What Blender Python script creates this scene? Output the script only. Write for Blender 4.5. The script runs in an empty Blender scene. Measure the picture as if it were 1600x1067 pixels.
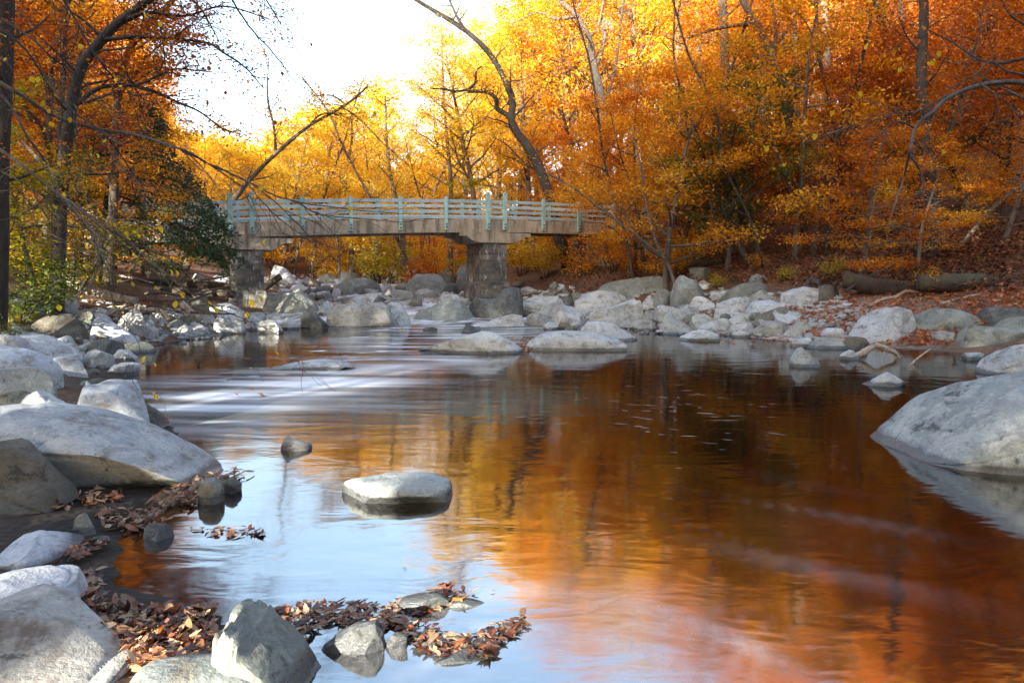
import bpy, bmesh, math, random
import numpy as np
from mathutils import Vector, Matrix

# ------------------------------------------------------------------ camera
scene = bpy.context.scene
C = scene.collection
FPX = 1067.0                     # focal length in photo pixels (24 mm on 36 mm)
PITCH = math.atan(93.5 / FPX)    # looking slightly down
CAMZ = 1.5
cam_data = bpy.data.cameras.new("camera")
cam_data.lens = 24.0
cam_data.sensor_width = 36.0
cam_data.clip_start = 0.05
cam_data.clip_end = 2000
cam = bpy.data.objects.new("camera", cam_data)
C.objects.link(cam)
cam.location = (0, 0, CAMZ)
cam.rotation_euler = (math.pi / 2 - PITCH, 0, 0)
scene.camera = cam

# ------------------------------------------------------------------ light
SUN_EL, SUN_AZ = 14.0, -152.0       # degrees; azimuth from +Y towards +X (low sun over the left shoulder)
world = bpy.data.worlds.new("World")
scene.world = world
world.use_nodes = True
nt = world.node_tree
bgn = nt.nodes["Background"]
sky = nt.nodes.new("ShaderNodeTexSky")
sky.sky_type = 'NISHITA'
sky.sun_disc = False
sky.sun_elevation = math.radians(SUN_EL)
sky.sun_rotation = math.radians(SUN_AZ)
sky.air_density = 1.0
sky.ozone_density = 0.4
sky.dust_density = 2.0
nt.links.new(sky.outputs[0], bgn.inputs[0])
bgn.inputs[1].default_value = 0.15
sd = bpy.data.lights.new("sun", 'SUN')
sd.energy = 4.3
sd.angle = math.radians(0.5)
sd.color = (1.0, 0.92, 0.79)
sun = bpy.data.objects.new("sun", sd)
C.objects.link(sun)
S = Vector((math.sin(math.radians(SUN_AZ)) * math.cos(math.radians(SUN_EL)),
            math.cos(math.radians(SUN_AZ)) * math.cos(math.radians(SUN_EL)),
            math.sin(math.radians(SUN_EL))))
sun.rotation_euler = S.to_track_quat('Z', 'Y').to_euler()
sun.location = S * 150
vs = scene.view_settings
vs.view_transform = 'Standard'
vs.look = 'None'
vs.exposure = 2.5
vs.gamma = 1.0
vs.use_curve_mapping = False
scene.cycles.max_bounces = 10
scene.cycles.diffuse_bounces = 8
scene.cycles.glossy_bounces = 3
scene.cycles.transmission_bounces = 3
scene.cycles.caustics_reflective = False
scene.cycles.caustics_refractive = False
scene.cycles.sample_clamp_indirect = 6.0
scene.cycles.use_denoising = True

# ------------------------------------------------------------------ projection helpers
_cp, _sp = math.cos(PITCH), math.sin(PITCH)


def ray(px, py):
    dx = (px - 800.0) / FPX
    dy = (533.5 - py) / FPX
    return np.array([dx, _cp + dy * _sp, -_sp + dy * _cp])


def at(px, py, Y):
    """point of the ray through a photo pixel at distance Y"""
    d = ray(px, py)
    return np.array([0, 0, CAMZ]) + d * (Y / d[1])


SHL = np.array([(-12, 1.5), (0, -0.3), (2.0, -0.55), (2.55, -0.8), (3.05, -1.4), (3.3, -1.95), (4, -2.3), (5, -2.6), (5.6, -2.55),
                (7.3, -3.7), (10, -5.7), (15, -8.3), (20, -8.5), (24, -8.9), (30, -10.8), (40, -12.5), (60, -15), (300, -20)], float)
SHR = np.array([(-12, 6), (3, 5.2), (5, 4.6), (6.5, 5.6), (8, 7.4), (10, 9.0), (13, 9.8), (15, 9.2), (16.5, 7.6), (19, 6.0),
                (20.5, 4.9), (23, 3.8), (26, 3.0), (30, 1.5), (36, -0.3), (45, -3), (60, -6), (300, -10)], float)
WZ = np.array([(-20, 0), (21, 0), (25, 0.1), (30, 0.3), (36, 0.55), (42, 0.95), (50, 1.5), (60, 2.4), (300, 30)], float)


def wz(Y):
    return np.interp(Y, WZ[:, 0], WZ[:, 1])


def sines(P, seed, freq, n=14):
    """cheap smooth noise in about -1..1"""
    r = np.random.default_rng(seed)
    d = r.normal(size=(n, 3))
    d /= np.linalg.norm(d, axis=1)[:, None]
    f = freq * r.uniform(0.6, 1.6, n)
    ph = r.uniform(0, 6.283, n)
    return np.sin((P @ d.T) * f + ph).sum(1) / math.sqrt(n)


def ground(X, Y, bumps=True):
    X = np.asarray(X, float)
    Y = np.asarray(Y, float)
    dl = np.interp(Y, SHL[:, 0], SHL[:, 1]) - X
    dr = X - np.interp(Y, SHR[:, 0], SHR[:, 1])
    d = np.maximum(dl, dr)
    near = np.clip((Y - 4) / 8, 0.0, 1)
    s1 = 0.10 + 0.05 * near
    h = np.where(d < 0, np.maximum(d * 0.45, -0.4), d * s1)
    h = h + np.clip(d - 2, 0, None) * 0.14 + np.clip(d - 14, 0, 60) * 0.02 - np.clip(d - 90, 0, None) * .25
    if bumps:
        P = np.stack([X.ravel(), Y.ravel(), np.zeros(X.size)], 1)
        b = (sines(P, 5, 0.5) * 0.16 + sines(P, 6, 1.7) * 0.06).reshape(X.shape)
        h = h + b * np.clip((d - 0.5) / 4, 0, 1)
    return h + wz(Y)


def surf(X, Y):
    return np.maximum(ground(X, Y), wz(Y))


def hit(px, py, y0=1.6, y1=95.0):
    """first point where the ray through a pixel meets ground or water"""
    d = ray(px, py)
    ys = np.geomspace(y0, y1, 900)
    P = np.array([0, 0, CAMZ]) + d[None, :] * (ys / d[1])[:, None]
    g = surf(P[:, 0], P[:, 1])
    k = np.nonzero(P[:, 2] <= g)[0]
    i = k[0] if len(k) else len(ys) - 1
    p = P[i].copy()
    p[2] = g[i]
    return p


# ------------------------------------------------------------------ object helpers
def put(name, me, mat=None, parent=None, loc=None):
    o = bpy.data.objects.new(name, me)
    C.objects.link(o)
    if mat is not None and me is not None and len(me.materials) == 0:
        me.materials.append(mat)
    if parent is not None:
        o.parent = parent
    if loc is not None:
        o.location = loc
    return o


def tag(o, label=None, cat=None, group=None, kind=None):
    if label:
        o["label"] = label
    if cat:
        o["category"] = cat
    if group:
        o["group"] = group
    if kind:
        o["kind"] = kind
    return o


def empty(name, loc=(0, 0, 0)):
    o = bpy.data.objects.new(name, None)
    C.objects.link(o)
    o.location = loc
    o.empty_display_size = 0.2
    return o


def mesh_np(name, V, F, smooth=True):
    """V (n,3), F (m,3) or (m,4)"""
    V = np.ascontiguousarray(V, np.float32)
    F = np.ascontiguousarray(F, np.int32)
    me = bpy.data.meshes.new(name)
    k = F.shape[1]
    me.vertices.add(len(V))
    me.vertices.foreach_set("co", V.ravel())
    me.loops.add(F.size)
    me.loops.foreach_set("vertex_index", F.ravel())
    me.polygons.add(len(F))
    me.polygons.foreach_set("loop_start", np.arange(0, F.size, k, dtype=np.int32))
    me.polygons.foreach_set("loop_total", np.full(len(F), k, np.int32))
    me.polygons.foreach_set("use_smooth", np.full(len(F), smooth, bool))
    me.update(calc_edges=True)
    return me


class Tubes:
    def __init__(self):
        self.V, self.F, self.n = [], [], 0

    def add(self, pts, rad, sides=6):
        pts = np.asarray(pts, float)
        rad = np.asarray(rad, float)
        n = len(pts)
        t = np.gradient(pts, axis=0)
        t /= np.linalg.norm(t, axis=1)[:, None] + 1e-9
        m = t.mean(0)
        ref = np.eye(3)[np.argmin(np.abs(m))]
        u = np.cross(t, ref)
        u /= np.linalg.norm(u, axis=1)[:, None] + 1e-9
        v = np.cross(t, u)
        a = np.linspace(0, 2 * math.pi, sides, endpoint=False)
        ring = pts[:, None, :] + rad[:, None, None] * (np.cos(a)[None, :, None] * u[:, None, :] + np.sin(a)[None, :, None] * v[:, None, :])
        self.V.append(ring.reshape(-1, 3))
        i = np.arange(n - 1)[:, None] * sides
        j = np.arange(sides)[None, :]
        k = (j + 1) % sides
        q = np.stack([i + j, i + k, i + sides + k, i + sides + j], -1).reshape(-1, 4)
        self.F.append(q + self.n)
        base = self.n
        self.n += n * sides
        # closed ends
        for row, flip in ((0, True), (n - 1, False)):
            c = pts[row]
            self.V.append(c[None, :])
            ci = self.n
            self.n += 1
            jj = np.arange(sides)
            a0 = base + row * sides + jj
            a1 = base + row * sides + (jj + 1) % sides
            f = np.stack([a1, a0, np.full(sides, ci), np.full(sides, ci)], 1) if flip else np.stack([a0, a1, np.full(sides, ci), np.full(sides, ci)], 1)
            self.caps = getattr(self, 'caps', [])
            self.caps.append(f[:, :3])

    def mesh(self, name):
        V = np.concatenate(self.V)
        Q = np.concatenate(self.F)
        T = np.concatenate(self.caps) if getattr(self, 'caps', None) else np.zeros((0, 3), int)
        me = bpy.data.meshes.new(name)
        me.vertices.add(len(V))
        me.vertices.foreach_set("co", np.ascontiguousarray(V, np.float32).ravel())
        me.loops.add(Q.size + T.size)
        me.loops.foreach_set("vertex_index", np.concatenate([Q.ravel(), T.ravel()]).astype(np.int32))
        me.polygons.add(len(Q) + len(T))
        ls = np.concatenate([np.arange(len(Q)) * 4, Q.size + np.arange(len(T)) * 3]).astype(np.int32)
        lt = np.concatenate([np.full(len(Q), 4), np.full(len(T), 3)]).astype(np.int32)
        me.polygons.foreach_set("loop_start", ls)
        me.polygons.foreach_set("loop_total", lt)
        me.polygons.foreach_set("use_smooth", np.ones(len(lt), bool))
        me.update(calc_edges=True)
        return me


def smooth_path(P, n):
    """Catmull-Rom resample"""
    P = np.asarray(P, float)
    Q = np.vstack([2 * P[0] - P[1], P, 2 * P[-1] - P[-2]])
    out = []
    m = len(P) - 1
    for s in np.linspace(0, m - 1e-6, n):
        i = int(s)
        t = s - i
        a, b, c, d = Q[i], Q[i + 1], Q[i + 2], Q[i + 3]
        out.append(0.5 * ((2 * b) + (c - a) * t + (2 * a - 5 * b + 4 * c - d) * t * t + (3 * b - a - 3 * c + d) * t ** 3))
    return np.array(out)


# ------------------------------------------------------------------ materials
def new_mat(name):
    m = bpy.data.materials.new(name)
    m.use_nodes = True
    n = m.node_tree
    for x in list(n.nodes):
        n.nodes.remove(x)
    out = n.nodes.new("ShaderNodeOutputMaterial")
    return m, n, out


def N(n, typ, **kw):
    x = n.nodes.new(typ)
    for k, v in kw.items():
        setattr(x, k, v)
    return x


def ramp(n, fac, stops, interp='LINEAR'):
    r = n.nodes.new("ShaderNodeValToRGB")
    r.color_ramp.interpolation = interp
    el = r.color_ramp.elements
    while len(el) > 1:
        el.remove(el[-1])
    el[0].position = stops[0][0]
    c = stops[0][1]
    el[0].color = (*c, 1) if len(c) == 3 else c
    for p, c in stops[1:]:
        e = el.new(p)
        e.color = (*c, 1) if len(c) == 3 else c
    n.links.new(fac, r.inputs[0])
    return r.outputs[0]


def g(v):
    return (v, v, v)


def noise(n, vec, scale, detail=4, rough=0.55, dist=0.0):
    x = n.nodes.new("ShaderNodeTexNoise")
    x.inputs["Scale"].default_value = scale
    x.inputs["Detail"].default_value = detail
    x.inputs["Roughness"].default_value = rough
    x.inputs["Distortion"].default_value = dist
    if vec is not None:
        n.links.new(vec, x.inputs["Vector"])
    return x.outputs[0]


def mixc(n, fac, a, b, mode='MIX'):
    x = n.nodes.new("ShaderNodeMix")
    x.data_type = 'RGBA'
    x.blend_type = mode
    x.clamp_factor = True
    for s, i in ((fac, 0), (a, 6), (b, 7)):
        if hasattr(s, 'node'):
            n.links.new(s, x.inputs[i])
        elif i == 0:
            x.inputs[0].default_value = s
        else:
            x.inputs[i].default_value = (*s, 1)
    return x.outputs[2]


def math_(n, op, a, b=0.0, clamp=False):
    x = n.nodes.new("ShaderNodeMath")
    x.operation = op
    x.use_clamp = clamp
    for s, i in ((a, 0), (b, 1)):
        if hasattr(s, 'node'):
            n.links.new(s, x.inputs[i])
        else:
            x.inputs[i].default_value = s
    return x.outputs[0]


def bump(n, h, strength, dist, prev=None):
    b = n.nodes.new("ShaderNodeBump")
    b.inputs["Strength"].default_value = strength
    b.inputs["Distance"].default_value = dist
    n.links.new(h, b.inputs["Height"])
    if prev is not None:
        n.links.new(prev, b.inputs["Normal"])
    return b.outputs[0]


def stretch(n, vec, s):
    m = n.nodes.new("ShaderNodeMapping")
    m.inputs["Scale"].default_value = s
    n.links.new(vec, m.inputs["Vector"])
    return m.outputs[0]


def rock_mat(name, dark, mid, pale, lichen, lich_amt=0.5, stain=(0.2, 0.16, 0.10), stain_amt=0.6, blot=(5.5, 0.575, 0.75)):
    m, n, out = new_mat(name)
    geo = N(n, "ShaderNodeNewGeometry")
    oi = N(n, "ShaderNodeObjectInfo")
    off = N(n, "ShaderNodeVectorMath", operation='SCALE')
    n.links.new(oi.outputs["Random"], off.inputs["Scale"])
    off.inputs[0].default_value = (37, 19, 53)
    add = N(n, "ShaderNodeVectorMath", operation='ADD')
    n.links.new(geo.outputs["Position"], add.inputs[0])
    n.links.new(off.outputs[0], add.inputs[1])
    P = add.outputs[0]
    n1 = noise(n, P, 1.3, 6, 0.62, 0.3)
    n2 = noise(n, P, 7.0, 6, 0.7, 0.2)
    n3 = noise(n, P, 38.0, 4, 0.7)
    n4 = noise(n, stretch(n, P, (1, 1, 3.0)), 2.6, 5, 0.6, 0.6)
    base = ramp(n, n1, [(0.36, dark), (0.48, mid), (0.60, pale)])
    base = mixc(n, ramp(n, n2, [(0.35, g(0)), (0.62, g(0.75))]), base, mixc(n, 0.5, mid, pale))
    st = ramp(n, n4, [(0.52, g(0)), (0.62, g(1))])
    base = mixc(n, math_(n, 'MULTIPLY', st, stain_amt), base, stain)
    lk = ramp(n, noise(n, P, 3.4, 8, 0.72, 0.5), [(0.5, g(0)), (0.56, g(1))])
    base = mixc(n, math_(n, 'MULTIPLY', lk, lich_amt), base, lichen)
    sp = ramp(n, noise(n, P, blot[0], 9, 0.78, 0.4), [(blot[1], g(0)), (blot[1] + 0.045, g(blot[2]))])
    base = mixc(n, sp, base, tuple(x * 0.45 for x in dark))
    gr = noise(n, P, 13.0, 6, 0.75, 0.2)
    base = mixc(n, ramp(n, gr, [(0.56, g(0)), (0.61, g(0.55))]), base, lichen)
    base = mixc(n, ramp(n, gr, [(0.36, g(0.6)), (0.42, g(0))]), base, tuple(x * 0.7 for x in dark))
    fine = ramp(n, n3, [(0.25, g(0.72)), (0.75, g(1.18))])
    base = mixc(n, 1.0, base, fine, 'MULTIPLY')
    tone = ramp(n, oi.outputs["Random"], [(0, (0.62, 0.60, 0.54)), (0.35, (0.92, 0.93, 0.88)), (0.65, (1.02, 1.02, 1.0)), (1, (1.12, 1.14, 1.18))])
    base = mixc(n, 1.0, base, tone, 'MULTIPLY')
    # wet, algae-dark band just above the pool's waterline
    sep = N(n, "ShaderNodeSeparateXYZ")
    n.links.new(geo.outputs["Position"], sep.inputs[0])
    zz = math_(n, 'ADD', sep.outputs[2], math_(n, 'MULTIPLY', math_(n, 'SUBTRACT', n2, 0.5), 0.10))
    wet = ramp(n, math_(n, 'MULTIPLY', zz, 10.0), [(0.5, g(1)), (0.78, g(0))])
    base = mixc(n, math_(n, 'MULTIPLY', wet, 0.78), base, (0.045, 0.05, 0.055))
    bs = N(n, "ShaderNodeBsdfPrincipled")
    n.links.new(base, bs.inputs["Base Color"])
    n.links.new(ramp(n, wet, [(0, g(0.78)), (1, g(0.25))]), bs.inputs["Roughness"])
    b1 = bump(n, noise(n, stretch(n, P, (1, 1, 1.5)), 3.0, 9, 0.6, 0.4), 0.42, 0.09)
    b2 = bump(n, n3, 0.5, 0.012, bump(n, gr, 0.4, 0.03, b1))
    vo = N(n, "ShaderNodeTexVoronoi", feature='DISTANCE_TO_EDGE')
    vo.inputs["Scale"].default_value = 1.7
    dv = N(n, "ShaderNodeVectorMath", operation='ADD')
    n.links.new(stretch(n, P, (1, 1, 2.5)), dv.inputs[0])
    nv = n.nodes.new("ShaderNodeTexNoise")
    nv.inputs["Scale"].default_value = 2.0
    nv.inputs["Detail"].default_value = 4
    n.links.new(P, nv.inputs["Vector"])
    n.links.new(nv.outputs[1], dv.inputs[1])
    n.links.new(dv.outputs[0], vo.inputs["Vector"])
    cr = ramp(n, vo.outputs[0], [(0.0, g(0)), (0.035, g(1))])
    b3 = bump(n, cr, 0.12, 0.02, b2)
    n.links.new(b3, bs.inputs["Normal"])
    n.links.new(bs.outputs[0], out.inputs[0])
    return m


ROCK = {
    'p': rock_mat("pale blue rock", (0.227, 0.243, 0.261), (0.365, 0.383, 0.401), (0.506, 0.522, 0.531), (0.593, 0.600, 0.575), 0.6, stain_amt=0.65),
    'w': rock_mat("whitish rock", (0.264, 0.276, 0.272), (0.395, 0.414, 0.416), (0.498, 0.522, 0.529), (0.540, 0.566, 0.560), 0.6, stain_amt=0.65),
    'g': rock_mat("grey green rock", (0.095, 0.107, 0.095), (0.172, 0.190, 0.172), (0.249, 0.267, 0.243), (0.325, 0.343, 0.307), 0.5, stain_amt=0.65),
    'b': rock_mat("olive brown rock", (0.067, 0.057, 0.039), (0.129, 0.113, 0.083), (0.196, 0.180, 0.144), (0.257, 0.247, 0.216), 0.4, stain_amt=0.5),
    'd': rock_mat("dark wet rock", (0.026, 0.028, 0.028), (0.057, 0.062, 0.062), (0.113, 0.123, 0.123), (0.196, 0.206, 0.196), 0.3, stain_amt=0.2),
    'n': rock_mat("whitish rock with brown black stains", (0.203, 0.195, 0.172), (0.343, 0.328, 0.296), (0.452, 0.437, 0.406), (0.499, 0.491, 0.452), 0.5, (0.125, 0.078, 0.047), 0.7, blot=(3.4, 0.565, 0.85)),
    'm': rock_mat("pale rock with black moss", (0.156, 0.176, 0.164), (0.265, 0.289, 0.273), (0.374, 0.398, 0.382), (0.468, 0.484, 0.452), 0.6, stain_amt=0.3, blot=(2.0, 0.56, 0.92)),
}


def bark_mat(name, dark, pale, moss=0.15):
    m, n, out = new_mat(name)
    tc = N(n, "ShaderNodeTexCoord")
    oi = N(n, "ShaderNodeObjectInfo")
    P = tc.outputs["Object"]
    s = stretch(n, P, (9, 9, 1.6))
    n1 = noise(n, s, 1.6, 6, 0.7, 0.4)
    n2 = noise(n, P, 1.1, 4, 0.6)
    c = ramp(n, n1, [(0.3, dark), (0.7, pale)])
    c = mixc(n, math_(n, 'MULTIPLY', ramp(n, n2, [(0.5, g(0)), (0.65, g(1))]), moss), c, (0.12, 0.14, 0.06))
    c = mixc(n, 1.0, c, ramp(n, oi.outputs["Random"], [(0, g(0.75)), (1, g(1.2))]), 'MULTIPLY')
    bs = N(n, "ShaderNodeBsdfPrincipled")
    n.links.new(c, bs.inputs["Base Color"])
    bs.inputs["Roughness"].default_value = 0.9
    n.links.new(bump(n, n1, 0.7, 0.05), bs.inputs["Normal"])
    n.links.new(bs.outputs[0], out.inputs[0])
    return m


BARK = bark_mat("brown bark", (0.055, 0.042, 0.032), (0.17, 0.14, 0.11))
BARKG = bark_mat("grey bark", (0.07, 0.06, 0.052), (0.18, 0.16, 0.14))
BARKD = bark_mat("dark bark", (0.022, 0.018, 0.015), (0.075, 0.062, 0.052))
DRIFT = bark_mat("bleached driftwood", (0.20, 0.15, 0.11), (0.50, 0.42, 0.33), 0.0)
ROTTEN = bark_mat("rotting log", (0.022, 0.015, 0.011), (0.085, 0.062, 0.045), 0.3)


def leaf_mat(name, cols, trans=0.4, gloss=0.018, spread=0.62):
    m, n, out = new_mat(name)
    geo = N(n, "ShaderNodeNewGeometry")
    oi = N(n, "ShaderNodeObjectInfo")
    big = noise(n, geo.outputs["Position"], 0.55, 3, 0.6)
    f = math_(n, 'ADD', math_(n, 'MULTIPLY', geo.outputs["Random Per Island"], spread),
              math_(n, 'MULTIPLY', math_(n, 'SUBTRACT', big, 0.5), 1.3))
    f = math_(n, 'ADD', f, math_(n, 'MULTIPLY', math_(n, 'SUBTRACT', oi.outputs["Random"], 0.5), 0.35))
    f = math_(n, 'ADD', f, 0.5 - spread / 2, True)
    k = len(cols)
    c = ramp(n, f, [(i / (k - 1), cols[i]) for i in range(k)])
    d = N(n, "ShaderNodeBsdfDiffuse")
    t = N(n, "ShaderNodeBsdfTranslucent")
    n.links.new(c, d.inputs[0])
    tcx = mixc(n, 1.0, c, (1.25, 1.12, 0.8), 'MULTIPLY')
    n.links.new(tcx, t.inputs[0])
    mx = N(n, "ShaderNodeMixShader")
    mx.inputs[0].default_value = trans
    n.links.new(d.outputs[0], mx.inputs[1])
    n.links.new(t.outputs[0], mx.inputs[2])
    gl = N(n, "ShaderNodeBsdfGlossy")
    gl.inputs["Roughness"].default_value = 0.45
    m2 = N(n, "ShaderNodeMixShader")
    m2.inputs[0].default_value = gloss
    n.links.new(mx.outputs[0], m2.inputs[1])
    n.links.new(gl.outputs[0], m2.inputs[2])
    n.links.new(m2.outputs[0], out.inputs[0])
    return m


LEAF = {
    'yellow': leaf_mat("golden yellow leaves", [(0.50, 0.26, 0.015), (0.74, 0.46, 0.025), (0.84, 0.60, 0.045), (0.88, 0.70, 0.10)]),
    'gold': leaf_mat("amber leaves", [(0.46, 0.16, 0.012), (0.66, 0.30, 0.015), (0.77, 0.43, 0.025), (0.84, 0.56, 0.05)]),
    'orange': leaf_mat("orange leaves", [(0.36, 0.085, 0.01), (0.58, 0.18, 0.012), (0.70, 0.27, 0.015), (0.79, 0.45, 0.03)]),
    'rust': leaf_mat("rust red leaves", [(0.20, 0.042, 0.01), (0.40, 0.09, 0.012), (0.54, 0.16, 0.015), (0.66, 0.30, 0.025)]),
    'lime': leaf_mat("yellow green leaves", [(0.16, 0.17, 0.015), (0.34, 0.30, 0.02), (0.54, 0.43, 0.025), (0.66, 0.52, 0.05)]),
    'green': leaf_mat("green leaves", [(0.04, 0.07, 0.015), (0.08, 0.13, 0.02), (0.15, 0.19, 0.03), (0.30, 0.28, 0.04)]),
    'needle': leaf_mat("dark evergreen needles", [(0.022, 0.048, 0.024), (0.045, 0.09, 0.04), (0.08, 0.135, 0.05), (0.16, 0.18, 0.05)], 0.35),
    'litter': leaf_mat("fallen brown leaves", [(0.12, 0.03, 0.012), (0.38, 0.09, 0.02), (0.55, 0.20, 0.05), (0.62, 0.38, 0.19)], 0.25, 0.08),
    'drift': leaf_mat("mixed dead leaves", [(0.038, 0.013, 0.007), (0.165, 0.041, 0.013), (0.300, 0.090, 0.026), (0.225, 0.120, 0.060), (0.390, 0.225, 0.105), (0.435, 0.315, 0.195), (0.375, 0.165, 0.030)], 0.2, 0.08, 1.0),
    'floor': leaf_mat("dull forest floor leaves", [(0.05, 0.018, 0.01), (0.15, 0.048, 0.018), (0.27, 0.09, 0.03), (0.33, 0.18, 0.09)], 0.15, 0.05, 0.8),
    'fresh': leaf_mat("bright yellow leaves", [(0.55, 0.36, 0.01), (0.75, 0.52, 0.02), (0.80, 0.60, 0.04), (0.42, 0.45, 0.05)]),
}


def concrete_mat(name, a, b, stain):
    m, n, out = new_mat(name)
    geo = N(n, "ShaderNodeNewGeometry")
    P = geo.outputs["Position"]
    c = ramp(n, noise(n, P, 1.5, 6, 0.65), [(0.35, a), (0.65, b)])
    st = ramp(n, noise(n, stretch(n, P, (2.2, 2.2, 0.35)), 1.6, 5, 0.65), [(0.46, g(0)), (0.62, g(0.9))])
    c = mixc(n, st, c, stain)
    c = mixc(n, 1.0, c, ramp(n, noise(n, P, 30, 3), [(0.3, g(0.85)), (0.7, g(1.1))]), 'MULTIPLY')
    bs = N(n, "ShaderNodeBsdfPrincipled")
    n.links.new(c, bs.inputs["Base Color"])
    bs.inputs["Roughness"].default_value = 0.85
    n.links.new(bump(n, noise(n, P, 14, 6, 0.7), 0.3, 0.02), bs.inputs["Normal"])
    n.links.new(bs.outputs[0], out.inputs[0])
    return m


CONC = concrete_mat("tan concrete", (0.34, 0.275, 0.19), (0.44, 0.37, 0.27), (0.15, 0.12, 0.085))


def paint_mat(name, a, b, worn):
    m, n, out = new_mat(name)
    geo = N(n, "ShaderNodeNewGeometry")
    oi = N(n, "ShaderNodeObjectInfo")
    P = geo.outputs["Position"]
    c = mixc(n, ramp(n, noise(n, P, 2.4, 5, 0.7), [(0.4, g(0)), (0.62, g(1))]), a, b)
    c = mixc(n, ramp(n, noise(n, stretch(n, P, (1, 1, 3)), 7, 6, 0.75), [(0.56, g(0)), (0.66, g(0.8))]), c, worn)
    c = mixc(n, 1.0, c, ramp(n, oi.outputs["Random"], [(0, g(0.82)), (1, g(1.1))]), 'MULTIPLY')
    bs = N(n, "ShaderNodeBsdfPrincipled")
    n.links.new(c, bs.inputs["Base Color"])
    bs.inputs["Roughness"].default_value = 0.7
    n.links.new(bs.outputs[0], out.inputs[0])
    return m


RAILM = paint_mat("weathered pale blue wood", (0.44, 0.52, 0.52), (0.30, 0.42, 0.42), (0.26, 0.27, 0.25))
POSTM = paint_mat("weathered teal wood", (0.24, 0.44, 0.40), (0.36, 0.55, 0.50), (0.16, 0.18, 0.16))
RUSTM = paint_mat("rusty iron", (0.20, 0.07, 0.03), (0.13, 0.05, 0.025), (0.06, 0.03, 0.02))


def masonry_mat():
    m, n, out = new_mat("pier masonry")
    tc = N(n, "ShaderNodeTexCoord")
    geo = N(n, "ShaderNodeNewGeometry")
    sep = N(n, "ShaderNodeSeparateXYZ")
    n.links.new(tc.outputs["Object"], sep.inputs[0])
    cmb = N(n, "ShaderNodeCombineXYZ")
    n.links.new(math_(n, 'ADD', sep.outputs[0], sep.outputs[1]), cmb.inputs[0])
    n.links.new(sep.outputs[2], cmb.inputs[1])
    br = N(n, "ShaderNodeTexBrick")
    br.inputs["Scale"].default_value = 1.0
    br.inputs["Mortar Size"].default_value = 0.014
    br.inputs["Brick Width"].default_value = 0.42
    br.inputs["Row Height"].default_value = 0.19
    br.inputs["Bias"].default_value = 0.0
    br.inputs["Color1"].default_value = (0.08, 0.07, 0.058, 1)
    br.inputs["Color2"].default_value = (0.22, 0.20, 0.165, 1)
    br.inputs["Mortar"].default_value = (0.18, 0.165, 0.145, 1)
    dv = N(n, "ShaderNodeVectorMath", operation='ADD')
    nz = n.nodes.new("ShaderNodeTexNoise")
    nz.inputs["Scale"].default_value = 2.5
    sc = N(n, "ShaderNodeVectorMath", operation='SCALE')
    sc.inputs["Scale"].default_value = 0.08
    n.links.new(cmb.outputs[0], nz.inputs["Vector"])
    n.links.new(nz.outputs[1], sc.inputs[0])
    n.links.new(cmb.outputs[0], dv.inputs[0])
    n.links.new(sc.outputs[0], dv.inputs[1])
    n.links.new(dv.outputs[0], br.inputs["Vector"])
    P = geo.outputs["Position"]
    c = mixc(n, ramp(n, noise(n, P, 1.3, 6, 0.7), [(0.42, g(0)), (0.62, g(0.75))]), br.outputs[0], (0.05, 0.055, 0.05))
    c = mixc(n, ramp(n, noise(n, stretch(n, P, (2, 2, 0.7)), 2.6, 7, 0.75), [(0.56, g(0)), (0.66, g(0.8))]), c, (0.50, 0.55, 0.54))
    c = mixc(n, 1.0, c, ramp(n, noise(n, P, 22, 4, 0.7), [(0.3, g(0.6)), (0.7, g(1.25))]), 'MULTIPLY')
    bs = N(n, "ShaderNodeBsdfPrincipled")
    n.links.new(c, bs.inputs["Base Color"])
    bs.inputs["Roughness"].default_value = 0.9
    b1 = bump(n, br.outputs["Fac"], -0.8, 0.03)
    n.links.new(bump(n, noise(n, P, 9, 6, 0.7), 0.7, 0.05, b1), bs.inputs["Normal"])
    n.links.new(bs.outputs[0], out.inputs[0])
    return m


MASON = masonry_mat()


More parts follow.
